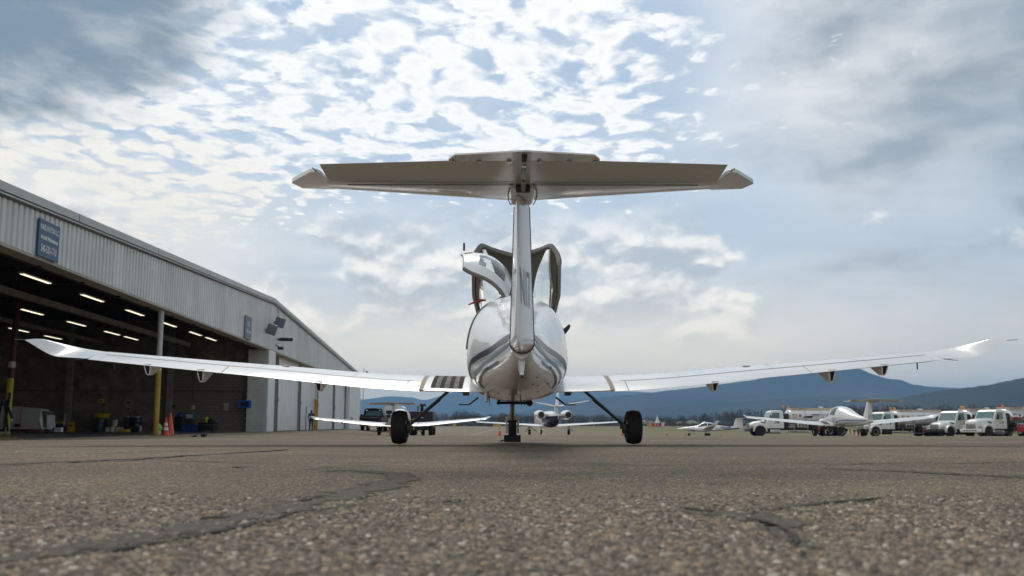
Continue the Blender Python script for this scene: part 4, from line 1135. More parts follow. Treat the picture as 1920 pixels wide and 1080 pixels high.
# painted pier at the middle of the front
pier = part("pier", PAINTBLOCK, H, lambda b: b.box((-.70, -1.0, 2.79), (1.36, 1.90, 5.58)), smooth=False)
PJ = mat("pier_joint", (.40, .41, .385), .8)
for r_ in range(1, 27): part("block_joint", PJ, pier, lambda b: b.box((-.70, -1.951, r_ * .205), (1.35, .004, .010)))
part("corner_trim", DOORW, H, lambda b: b.box((-.03, -.99, 2.8), (.10, 1.96, 5.55)), smooth=False)
part("pier_joint_strip", PJ, pier, lambda b: b.box((-.36, -1.953, 2.79), (.012, .006, 5.56)))
# closed sliding doors
dy = [.3, 2.9, 11.6, 20.0, 30.3, 39.0]
for a, c in zip(dy[:-1], dy[1:]):
    d = part("hangar_door", DOORW, H, lambda b: b.box((-.62, (a + c) / 2 + .18, 2.78), (.10, c - a - .42, 5.5)), smooth=False)
    for q in np.arange(a + .9, c - .4, 1.22): part("door_seam", PJ, d, lambda b: b.box((-.567, q, 2.78), (.004, .014, 5.46)))
    part("door_gap_shade", BLACK, d, lambda b: b.box((-.50, a + .06, 2.72), (.20, .22, 5.36)))  # solid black box: shade of the recess between panels put into its colour
    part("door_post", BEAML, d, lambda b: b.box((-.50, c - .16, 2.75), (.16, .18, 5.42)))
    part("door_latch", STEEL, d, lambda b: b.bevbox((-.42, a + .24, 2.35), (.12, .34, .30), .02))
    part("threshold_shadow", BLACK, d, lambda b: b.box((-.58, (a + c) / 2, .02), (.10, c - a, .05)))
part("recess_wall", DARKTRIM, H, lambda b: b.box((-.90, 19.8, 3.3), (.08, 39, 6.5)), smooth=False)
part("end_pier", DOORW, H, lambda b: b.box((-.35, 44.2, 2.79), (.66, 10.2, 5.58)), smooth=False)
part("wall_box", BLUEBRIGHT, H, lambda b: b.box((.04, 41.0, 1.2), (.12, .5, .4)))
wd = part("wicket_door_frame", BEAML, H, lambda b: [b.box((-.53, 15.0, 1.05), (.06, .06, 2.1)), b.box((-.53, 15.3, 2.08), (.06, .55, .06))], smooth=False)
# roof steel inside
for q in (-38, -31.5, -25, -18.5, -12, -6): part("roof_beam", BEAM, H, lambda b: b.box((-22.4, q, roof_z(q) - .62), (41.5, .22, .75)), smooth=False)
for xx in np.arange(-40, -3, 3.6): part("roof_purlin", BEAM, H, lambda b: b.loft([[(xx - .06, q, roof_z(q) - .36), (xx + .06, q, roof_z(q) - .36), (xx + .06, q, roof_z(q) - .165), (xx - .06, q, roof_z(q) - .165)] for q in (Y_N + .3, -1.5)]), smooth=False)
for xx in (-6.6, -13.2, -19.8, -26.4): part("wall_column", BEAML, H, lambda b: [b.box((xx, -1.62, 3.7), (.34, .34, 7.4))], smooth=False)
part("crane_rail", BEAML, H, lambda b: b.box((-5.0, -16, 5.75), (.22, 26, .26)), smooth=False)
part("crane_rail", BEAML, H, lambda b: b.box((-11.0, -15, 5.95), (.2, 26, .22)), smooth=False)
part("conduit", DARKSTEEL, H, lambda b: b.tube([(-1.75, -1.52, 2.0), (-1.75, -1.52, 2.72), (-2.0, -1.52, 2.75), (-24, -1.50, 2.75)], .025, 6))
part("conduit", DARKSTEEL, H, lambda b: b.tube([(-5.1, -1.52, 2.1), (-5.05, -1.52, 5.5)], .022, 6))
part("conduit", DARKSTEEL, H, lambda b: b.tube([(-21.0, -1.52, 2.8), (-21.0, -1.52, 4.2)], .03, 6))
# block wall doorway
dr = part("doorway", BLACK, H, lambda b: b.box((-19.2, -1.47, 1.15), (2.6, .06, 2.3)), smooth=False)
part("doorway_sign", YELLOW, dr, lambda b: b.box((-18.2, -1.52, 1.7), (.36, .03, .27)))
# small fixtures on the front
for nm, y_, z_ in (("security_camera", -.2, 5.95), ):
    part(nm, DARKSTEEL, H, lambda b: (b.tube([(.0, y_, z_ + .1), (.35, y_ - .2, z_ - .1)], .04, 8), b.bevbox((.42, y_ - .2, z_ - .15), (.4, .22, .2), .04)))
part("lamp_housing", BLACK, H, lambda b: (b.bevbox((.62, .35, 6.5), (.95, .22, .24), .05), b.tube([(0, .35, 6.5), (.2, .35, 6.5)], .05, 8)))
for y_, z_ in ((-3.4, 6.78), (-1.0, 7.55)):
    part("floodlight", mat("floodlight_grey", (.16, .18, .21), .4), H, lambda b: (b.bevbox((.45, y_, z_), (.72, .20, .72), .09, 3, (R(0), R(18), R(-12))), b.tube([(0, y_, z_), (.3, y_, z_)], .05, 8)))
part("vent_pipe", STEEL, H, lambda b: b.tube([(.06, .2, 8.35), (.06, .2, 8.75)], .05, 8))
part("vent_pipe", STEEL, H, lambda b: b.tube([(.06, .2, 7.9), (.06, .2, 8.2)], .05, 8))
# signs on the front wall (their lettering as on the building)
def sign(y_, z_, w, h, lines, label, m=SIGNBLUE):
    p = hw(.06, y_, z_); t = thing("wall_sign", label, "sign", p, HR)
    part("panel", m, t, lambda b: b.box((0, 0, 0), (.05, w, h)), smooth=False)
    for s_, dz, size, wd_ in lines: text(s_, SIGNWHITE, t, (.032, 0, dz), (0, 1, 0), (0, 0, 1), size, wd_, .008)
sign(-32.45, 6.22, 1.30, 1.16, [("KANE AVIATION LLC.", .34, .24, 1.16), ("Aircraft Maintenance", .03, .2, 1.08), ("540-520-1710", -.32, .32, .98)], "blue KANE AVIATION LLC. maintenance sign on the hangar front")
sign(-7.9, 6.35, 1.5, 1.4, [("STAR", .2, .36, .5), ("Flight Training", -.22, .3, 1.1)], "faded grey blue square sign on cladding above the open bay", mat("faded_sign_blue", (.17, .21, .26), .5))
bs = thing("blue_panel_box", "bright blue box with dark screen where block wall meets pier", "panel box", hw(-1.5, -2.0, 1.86), HR)
part("case", BLUEBRIGHT, bs, lambda b: b.box((0, 0, 0), (.84, .10, .50)), smooth=False)
part("dark_screen", BLACK, bs, lambda b: b.box((.0, -.055, 0), (.52, .02, .30)))
# lit tube lamps under the roof
TUBE = mat("lit_fluorescent_tube", (.9, .9, .85), .4, emit=(1.0, .90, .68), estr=1.1)
TRAY = mat("lamp_tray", (.30, .29, .26), .5)
def tube_lamp(x, y, z, label):
    p = hw(x, y, z); t = thing("tube_lamp", label, "lamp", p, HR, "lit tube lamps under the hangar roof")
    part("tray", TRAY, t, lambda b: b.prism([(-.16, .02), (.16, .02), (.09, .10), (-.09, .10)], 1, -1.12, 1.12), smooth=False)
    for s in (-1, 1): part("tube", TUBE, t, lambda b: b.tube([(s * .05, -1.08, -.005), (s * .05, 1.08, -.005)], .015, 6))
    for s in (-1, 1): part("hanger", DARKSTEEL, t, lambda b: b.tube([(0, s * .9, .1), (0, s * .9, roof_z(y) - z - .4)], .008, 4))
where = {0: "row nearest the bay front", 1: "second row from the bay front", 2: "third row from the bay front", 3: "fourth row from the bay front"}
order = ["nearest the camera", "second from the camera", "third from the camera", "fourth from the camera", "fifth from the camera", "farthest from the camera"]
for r_, (xx, ylist) in enumerate(((-3.6, (-25.8, -20.8, -15.9, -10.9, -6.2, -3.0)), (-8.7, (-21.0, -15.9, -11.0, -6.2, -3.2)), (-13.6, (-12.4, -7.6, -3.4)), (-18.6, (-7.4, -3.4)))):
    for i, yy in enumerate(ylist):
        tube_lamp(xx, yy, 6.15, f"lit tube lamp, {where[r_]}, {order[i] if i < len(ylist) - 1 else order[-1]}")
# support posts of the bay
post = thing("support_post", "round post, white above and yellow below, in the open bay front", "post", hw(-.35, -21.3, 0), HR)
part("upper_shaft", OFFWHITE, post, lambda b: b.tube([(0, 0, 2.86), (0, 0, SOF - .08)], .115, 16))
part("lower_shaft", YELLOW, post, lambda b: b.tube([(0, 0, .02), (0, 0, 2.86)], .118, 16))
part("base_plate", YELLOW, post, lambda b: b.box((0, 0, .035), (.34, .34, .03)))
post2 = thing("support_post", "slim yellow and white post between the closed white doors", "post", hw(-.30, 18.3, 0), HR)
part("upper_shaft", OFFWHITE, post2, lambda b: b.tube([(0, 0, 2.86), (0, 0, SOF - .08)], .115, 16))
part("lower_shaft", YELLOW, post2, lambda b: b.tube([(0, 0, .02), (0, 0, 2.86)], .16, 16))
p = at(13, 810, 40.0); rp = thing("pipe_column", "dark red pipe column with yellow foot inside the open bay", "column", (p.x, 40.0, HZ0), 0)
part("shaft", DKRED, rp, lambda b: b.tube([(.0, 0, 2.7), (.12, 0, 7.6)], .15, 16))
part("collar", OFFWHITE, rp, lambda b: b.tube([(.02, 0, 3.2), (.023, 0, 3.5)], .156, 16))
part("foot", LEMON, rp, lambda b: b.tube([(-.04, 0, 0), (0, 0, 2.7)], .152, 16))
# camera mast at the far corner of the hangar
cm = thing("camera_mast", "thin mast with dome camera at the hangar's far corner", "mast", hw(.3, 49.6, 0), HR)
part("mast", STEEL, cm, lambda b: b.tube([(0, 0, 0), (0, 0, 7.9)], .05, 8))
part("arm", STEEL, cm, lambda b: b.tube([(0, 0, 7.5), (.35, -.1, 7.55)], .03, 6))
part("dome_camera", DARKSTEEL, cm, lambda b: b.lathe([(.02, .3), (.16, .22), (.17, .08), (.10, -.05), (.02, -.1)], (.42, -.1, 7.2), 'Z', 12))
# ------------------------------------------------------------------ fuel trucks (local: x to the front, z up, origin on the ground below the front bumper)
CREAM = mat("tank_rail_cream", (.55, .46, .36), .5)
def wheel_set(T, x, y, r, w, rimm, dual=False):
    for s in (-1, 1):
        yy = s * y
        wh = part("wheel", rimm, T, lambda b: b.lathe([(.03, -w * .3), (r * .28, -w * .3), (r * .5, -w * .42), (r * .58, -w * .5), (r * .58, w * .5), (r * .5, w * .42), (r * .28, w * .3), (.03, w * .3)], (x, yy, r), 'Y', 20))
        part("tyre", RUBBER, wh, lambda b: b.lathe([(r * .58, -w * .46), (r * .80, -w * .52), (r * .95, -w * .48), (r, -w * .36), (r * .985, -w * .1), (r * .985, w * .1), (r, w * .36), (r * .95, w * .48), (r * .80, w * .52), (r * .58, w * .46)], (x, yy, r), 'Y', 28))
def fuel_truck(label, loc, rz, style, tank_m, letters, rim, group="white fuel trucks"):
    T = thing("fuel_truck", label, "fuel truck", loc, rz, group)
    # chassis and bumper
    part("chassis", BLACK, T, lambda b: b.bevbox((-4.9, 0, .72), (8.6, .9, .26), .03))
    part("bumper", WHITE2 if style == 2 else DARKSTEEL, T, lambda b: b.bevbox((-.08, 0, .62), (.22, 2.2, .32), .06))
    if style == 2:
        for k in range(-2, 3): part("bumper_slot", BLACK, T, lambda b: b.box((.035, k * .3, .64), (.02, .16, .10)))
    # hood with flared fenders
    prof = [(-.12, .70), (-.10, 1.15), (-.35, 1.32), (-1.0, 1.46), (-1.75, 1.55), (-1.80, .80)]
    if style == 2: prof = [(-.10, .70), (-.10, 1.45), (-.25, 1.56), (-1.0, 1.66), (-1.75, 1.72), (-1.80, .80)]
    def hood(b):
        rings = []
        for x, hw_, zt in ((-.10, .62, prof[1][1] - .05), (-.16, .68, prof[1][1] + .02), (-.5, .78, prof[2][1] + .04), (-1.1, .88, prof[3][1] + .02), (-1.80, .96, prof[4][1])):
            rings.append([(x, q * hw_, z) for q, z in ((-1, .80), (-1, zt - .16), (-.88, zt - .04), (-.5, zt + .02), (.5, zt + .02), (.88, zt - .04), (1, zt - .16), (1, .80))])
        b.loft(rings)
    hd = part("hood", WHITE2, T, hood, angle=40)
    part("grille", STEEL, hd, lambda b: [b.box((-.07, k * .11, 1.0), (.05, .05, .42)) for k in range(-4, 5)] and b.bevbox((-.085, 0, 1.0), (.05, 1.0, .50), .03))
    for s in (-1, 1):
        def fender(b):
            arc = [(-1.0 + .68 * math.cos(a), .50 + .68 * math.sin(a)) for a in np.linspace(-.05, math.pi + .05, 16)]
            inn = [(-1.0 + .56 * math.cos(a), .50 + .56 * math.sin(a)) for a in np.linspace(math.pi + .05, -.05, 16)]
            b.prism(arc + inn, 1, s * .70, s * 1.13)
        part("fender", WHITE2, T, fender, angle=40)
        part("headlamp", mat("lamp_lens", (.5, .5, .48), .15), T, lambda b: b.bevbox((-.16, s * .82, .98), (.18, .26, .20), .05))
        part("turn_signal", AMBER, T, lambda b: b.bevbox((-.30, s * .90, .98), (.16, .14, .14), .03))
        part("hood_vent", BLACK, hd, lambda b: b.box((-1.35, s * .94, 1.36), (.42, .03, .10), (0, R(-14), 0)))
    # cab
    cab_p = [(-1.72, .78), (-1.72, 1.55), (-2.12, 2.36), (-2.30, 2.50), (-3.15, 2.52), (-3.28, 2.42), (-3.30, .78)]
    def cabf(b):
        rows = [(.78, -1.72, -3.30, 1.02), (1.55, -1.72, -3.30, 1.02), (2.36, -2.12, -3.26, .95), (2.46, -2.24, -3.22, .90), (2.52, -2.45, -3.10, .78)]
        b.loft([[(xf, -w_, z), (xf, w_, z), (xr, w_, z), (xr, -w_, z)] for z, xf, xr, w_ in rows])
    cab = part("cab", WHITE2, T, cabf, angle=20)
    def sw(z): return 1.02 - .07 * max(0, z - 1.55) / .81
    part("windscreen", GREENGLASS, cab, lambda b: b.add([(-1.735, -.93, 1.60), (-1.735, .93, 1.60), (-2.085, .87, 2.31), (-2.085, -.87, 2.31)], [(0, 1, 2, 3)]), smooth=False)
    for s in (-1, 1):
        part("side_window", GREENGLASS, cab, lambda b: b.add([(x, s * (sw(z) + .008), z) for x, z in ((-1.98, 1.62), (-2.90, 1.62), (-2.90, 2.28), (-2.26, 2.28))], [(0, 1, 2, 3)]), smooth=False)
        d = part("door", WHITE2, cab, lambda b: b.prism([(-1.95, .86), (-2.95, .86), (-2.95, 1.56), (-1.95, 1.56)], 1, s * 1.022, s * 1.034), smooth=False)
        part("handle", BLACK, d, lambda b: b.bevbox((-2.8, s * 1.045, 1.36), (.10, .03, .26), .01))
        part("door_mark", BLACK, d, lambda b: b.prism([(-2.25, 1.28), (-2.42, 1.32), (-2.50, 1.27), (-2.66, 1.33), (-2.50, 1.22), (-2.40, 1.27)], 1, s * 1.034, s * 1.038), smooth=False)
        if style > 0: part("door_sticker", LEMON, d, lambda b: b.box((-2.40, s * 1.037, 1.50), (.42, .004, .12)))
        mr = part("mirror", BLACK, cab, lambda b: (b.bevbox((-1.95, s * 1.28, 1.85), (.10, .20, .48), .03), b.tube([(-1.95, s * 1.03, 1.65), (-1.95, s * 1.25, 1.68)], .02, 6)))
        part("step_tank", STEEL if style != 1 else BLACK, T, lambda b: b.bevbox((-2.45, s * .86, .46), (1.0, .36, .42), .05))
    part("cab_beacon", REDLENS if style == 2 else AMBER, T, lambda b: b.lathe([(.09, 2.50), (.10, 2.56), (.08, 2.68), (.02, 2.72)], (-3.5, .3, .28), 'Z', 12))
    # stack and cab-back equipment
    part("exhaust_stack", STEEL, T, lambda b: b.tube([(-3.42, -.72, .8), (-3.42, -.72, 2.55)], .07, 10))
    part("equipment_rack", BLACK, T, lambda b: b.bevbox((-3.62, 0, 1.45), (.36, 1.7, 1.5), .04))
    # oval tank
    zc, ry, rz2 = 1.86, 1.12, .72
    def tank(b):
        rings = []
        for x, s in ((-3.86, .55), (-3.88, .80), (-3.98, .96), (-4.10, 1), (-9.2, 1), (-9.32, .96), (-9.42, .80), (-9.44, .55)):
            rings.append([(x, math.copysign(abs(math.cos(a)) ** .85, math.cos(a)) * ry * s, zc + math.copysign(abs(math.sin(a)) ** .85, math.sin(a)) * rz2 * s) for a in np.linspace(0, 2 * math.pi, 36, endpoint=False)])
        b.loft(rings)
    tk = part("tank", tank_m, T, tank, angle=40)
    for x in (-5.4, -6.9, -8.3): part("tank_band", STEEL, tk, lambda b: b.loft([[(xx, math.copysign(abs(math.cos(a)) ** .85, math.cos(a)) * (ry + .008), zc + math.copysign(abs(math.sin(a)) ** .85, math.sin(a)) * (rz2 + .008)) for a in np.linspace(0, 2 * math.pi, 36, endpoint=False)] for xx in (x - .03, x + .03)], cap=False))
    rl = part("top_rail", CREAM, T, lambda b: [b.box((-6.65, s * .62, 2.62), (5.1, .05, .30)) for s in (-1,)] and b.box((-6.65, 0, 2.60), (5.1, 1.26, .28)), smooth=False)
    for sd_ in (-1, 1):
        text("CAP. 5,000 GAL.", BLACK, rl, (-5.0, sd_ * .634, 2.64), (-sd_, 0, 0), (0, 0, 1), .2, 1.5)
    part("hatch", ALU, T, lambda b: b.lathe([(.28, 2.72), (.28, 2.84), (.2, 2.88)], (-7.2, 0, 0), 'Z', 16))
    part("beacon", AMBER, T, lambda b: b.lathe([(.09, 2.74), (.10, 2.80), (.085, 2.93), (.02, 2.97)], (-4.16, 0, 0), 'Z', 12))
    # marks on both flanks of the tank
    def flank(a, z, sd_): 
        q = (z - zc) / rz2; q = max(-.99, min(.99, q)); sn = math.copysign(abs(q) ** (1 / .85), q); cs = math.sqrt(1 - sn * sn)
        return (a, sd_ * (abs(cs) ** .85 * ry + .006), z)
    for sd_ in (-1, 1):
        def para(b, x, z):
            b.sheet([[flank(x + sd_ * -(.45 * t_ + u * .16), z + u * .20, sd_) for t_ in np.linspace(-.9, .9, 5)] for u in (-.5, .5, )])
        for (x, z) in ((-5.62, 1.86), (-6.35, 2.04)): part("tank_logo_bar", BLACK, tk, lambda b: para(b, x if sd_ < 0 else x, z))
        if letters:
            for s_, dz, w_ in (("SIGNATURE", 2.06, 1.85), ("AVIATION", 1.80, 1.5)):
                text(s_, GREYLET, tk, (0, 0, 0), (1, 0, 0), (0, 0, 1), .26, w_, .008, "lettering", lambda a, bb: flank(-7.75 - sd_ * a, dz + bb, sd_))
        text("JET A", BLACK, tk, (0, 0, 0), (1, 0, 0), (0, 0, 1), .18, .5, .008, "lettering", lambda a, bb: flank(-4.35 - sd_ * a, 2.06 + bb, sd_))
        part("hazard_placard", REDLENS, tk, lambda b: b.sheet([[flank(-4.86 + dx, 1.98 + dz, sd_) for dx, dz in r_] for r_ in (((-.17, 0), (0, .17)), ((0, -.17), (.17, 0)))]))
        part("small_notice", RED, tk, lambda b: b.sheet([[flank(-4.35 + dx, 1.86 + dz, sd_) for dx in (-.24, .24)] for dz in (-.03, .03)]))
    # pump deck, cabinets, reels, wheels
    part("pump_cabinet", STEEL, T, lambda b: b.bevbox((-5.1, 0, 1.05), (1.1, 2.1, .50), .04))
    for s in (-1, 1):
        for k in range(3): part("gauge", BLACK, T, lambda b: b.lathe([(.10, -.02), (.10, .02)], (-4.8 - .3 * k, s * 1.06, 1.1), 'Y', 12))
        part("hose_reel", BLACK, T, lambda b: b.lathe([(.30, -.2), (.30, -.17), (.16, -.16), (.16, .16), (.30, .17), (.30, .2)], (-6.3, s * .8, .85), 'Y', 16))
        part("pipework", STEEL, T, lambda b: b.tube([(-4.3, s * .9, .9), (-4.3, s * .95, .5), (-4.9, s * .95, .42), (-5.6, s * .95, .45), (-5.6, s * .9, .95)], .045, 8))
        part("deck_rail", STEEL, T, lambda b: b.tube([(-4.0, s * 1.05, .36), (-6.7, s * 1.05, .36)], .03, 6))
        part("extinguisher", LEMON if s < 0 else RED, T, lambda b: b.lathe([(.09, .42), (.10, .46), (.10, .82), (.05, .90), (.02, .95)], (-6.65, s * 1.0, 0), 'Z', 12))
    wheel_set(T, -1.0, .92, .50, .30, rim)
    wheel_set(T, -7.6, .86, .50, .52, STEEL); wheel_set(T, -8.75, .86, .50, .52, STEEL)
    part("rear_bumper", DARKSTEEL, T, lambda b: b.bevbox((-9.4, 0, .62), (.2, 2.2, .3), .04))
    return T
RIMW = mat("wheel_rim_cream", (.55, .50, .40), .4); RIMR = mat("wheel_rim_rust_red", (.30, .07, .03), .6); TANKW = mat("tank_white_paint", (.66, .66, .65), .2, coat=.5)
def tr(px_, Y): X = (px_ - 960) / FPX * Y; return (X, Y, gz(X, Y))
fuel_truck("white fuel truck farthest left, side-on behind the blue-striped airplane", tr(1398, 82), R(180 - 2), 0, TANKW, True, DARKSTEEL)
fuel_truck("white fuel truck with open cab-back, second from the left", tr(1608, 84), R(180 + 14), 1, TANKW, True, RIMW)
fuel_truck("white fuel truck with polished tank end, third from the left", tr(1745, 79), R(180 + 22), 1, ALU, False, DARKSTEEL)
fuel_truck("white older fuel truck with rust red wheels, farthest right", tr(1813, 75), R(180 + 20), 2, ALU, False, RIMR)
# red service vehicle half cut by the frame
rv = thing("service_car", "red low service vehicle at the right picture edge", "car", tr(1913, 73), R(180 + 10))
def rvb(b): b.loft([[(x, s * w_, z) for x, z, w_ in ((0, .45, .75), (0, .95, .72), (-1.0, 1.12, .74), (-1.5, 1.62, .62), (-3.2, 1.66, .62), (-3.9, 1.15, .74), (-4.3, 1.05, .74), (-4.3, .45, .75))] for s in (-1, 1)])
part("body", mat("red_car_paint", (.35, .02, .02), .25, coat=.4), rv, rvb, angle=30)
part("windscreen", CARGLASS, rv, lambda b: b.add([(-1.03, -.62, 1.15), (-1.03, .62, 1.15), (-1.47, .58, 1.58), (-1.47, -.58, 1.58)], [(0, 1, 2, 3)]))
for s in (-1, 1): part("side_window", CARGLASS, rv, lambda b: b.prism([(-1.25, 1.16), (-3.6, 1.16), (-3.15, 1.58), (-1.6, 1.58)], 1, s * .665, s * .72))
wheel_set(rv, -.8, .70, .34, .22, STEEL); wheel_set(rv, -3.5, .70, .34, .22, STEEL)

# ------------------------------------------------------------------ business jet seen from behind
def jet():
    p = at(1046, 810, 77); T = thing("business_jet", "white twin-engine business jet with navy tail, seen from behind", "jet", (p.x, 77, gz(p.x, 77)), R(7))
    # local: x right, y to the nose; origin on the ground below the tail end
    st = [(-.3, .03, 1.55, 1.9), (.2, .16, 1.30, 1.98), (1.2, .42, .98, 2.14), (2.6, .68, .78, 2.28), (4.2, .78, .72, 2.32), (8.5, .78, .72, 2.32), (10.2, .66, .78, 2.10), (11.6, .40, .9, 1.72), (12.5, .08, 1.1, 1.3)]
    A = np.array(st); ys = np.linspace(-.3, 12.5, 50)
    rings = []; 
    for y in ys:
        w, zb, zt = (float(hermite(A[:, 0], A[:, k], y)) for k in (1, 2, 3)); rings.append([(w * math.cos(a), y, (zb + zt) / 2 + (zt - zb) / 2 * math.sin(a)) for a in np.linspace(0, 2 * math.pi, 28, endpoint=False)])
    b = MB(); b.loft(rings); f = b.build("fuselage", WHITE, T)
    def belly(b):
        g = []
        for y in np.linspace(-.28, 4.6, 20):
            w, zb, zt = (float(hermite(A[:, 0], A[:, k], y)) for k in (1, 2, 3)); top = .5 - .42 * max(0, (y - .2) / 4.4)
            g.append([((w + .006) * math.cos(a), y, (zb + zt) / 2 + ((zt - zb) / 2 + .006) * math.sin(a)) for a in np.linspace(-math.pi - top, top, 20)])
        b.sheet(g)
    part("navy_belly", NAVY, f, belly)
    for s in (-1, 1):
        b = MB(); rr = []
        for x, te, c, z in ((.3, 4.0, 2.2, .80), (.75, 4.0, 2.1, .82), (3.0, 4.5, 1.5, .98), (7.1, 5.3, .85, 1.24)):
            U, L = foil(c, .13, .02, 10); rr.append([(s * x, te + a, z + h + a * .03) for a, h in U + L[1:]])
        b.loft(rr); w = b.build("wing", WHITE, T)
        part("gear_leg", STEEL, T, lambda b: (b.tube([(s * 1.92, 4.9, .85), (s * 1.95, 4.9, .3)], .06, 8), b.tube([(s * 2.0, 4.9, .75), (s * 2.35, 4.7, .30)], .04, 6)))
        wh = part("wheel", STEEL, T, lambda b: b.lathe([(.03, -.09), (.15, -.09), (.15, .09), (.03, .09)], (s * 1.95, 4.85, .28), 'X', 16))
        part("tyre", RUBBER, wh, lambda b: b.lathe([(.15, -.09), (.24, -.10), (.28, -.06), (.28, .06), (.24, .10), (.15, .09)], (s * 1.95, 4.85, .28), 'X', 20))
        e = part("engine_nacelle", WHITE, T, lambda b: b.lathe([(.30, 1.55), (.36, 1.60), (.43, 2.1), (.46, 2.8), (.43, 3.5), (.38, 3.75), (.33, 3.72)], (s * 1.30, 0, 1.92), 'Y', 24))
        part("exhaust", BLACK, e, lambda b: b.lathe([(.29, 1.53), (.29, 1.60), (.10, 1.62)], (s * 1.30, 0, 1.92), 'Y', 20))
        part("pylon", WHITE, e, lambda b: b.box((s * .85, 2.6, 1.92), (.60, 1.5, .16)))
        b = MB(); rr = []
        for x, te, c, z in ((.05, -.55, 1.25, 2.70), (2.85, -.1, .60, 3.18)):
            U, L = foil(c, .11, 0, 8); rr.append([(s * x, te + a, z + h) for a, h in U + L[1:]])
        b.loft(rr); b.build("tailplane", WHITE, T)
        part("tail_tip", WHITE, T, lambda b: b.bevbox((s * 2.88, .15, 3.20), (.10, .75, .09), .03))
    b = MB(); rr = []
    for z, te, c in ((1.9, .1, 2.6), (2.6, -.45, 1.7), (4.35, -1.1, 1.15)):
        U, L = foil(c, .11, 0, 10); rr.append([(h, te + a, z) for a, h in U + L[1:]])
    b.loft(rr); b.build("fin", WHITE, T)
    part("nose_gear_leg", STEEL, T, lambda b: b.tube([(0, 9.8, .9), (0, 9.8, .25)], .05, 8))
    wh = part("wheel", STEEL, T, lambda b: b.lathe([(.03, -.06), (.12, -.06), (.12, .06), (.03, .06)], (0, 9.8, .23), 'X', 14))
    part("tyre", RUBBER, wh, lambda b: b.lathe([(.12, -.06), (.2, -.08), (.23, -.04), (.23, .04), (.2, .08), (.12, .06)], (0, 9.8, .23), 'X', 18))
    part("airstair", STEEL, T, lambda b: b.box((-1.05, 8.3, .55), (.75, .6, .06), (0, R(38), 0)))
    for y in (5.2, 6.1, 7.0): part("cabin_window", CARGLASS, f, lambda b: b.lathe([(.16, -.02), (.16, .02)], (-.765, y, 1.72), 'X', 12))
jet()

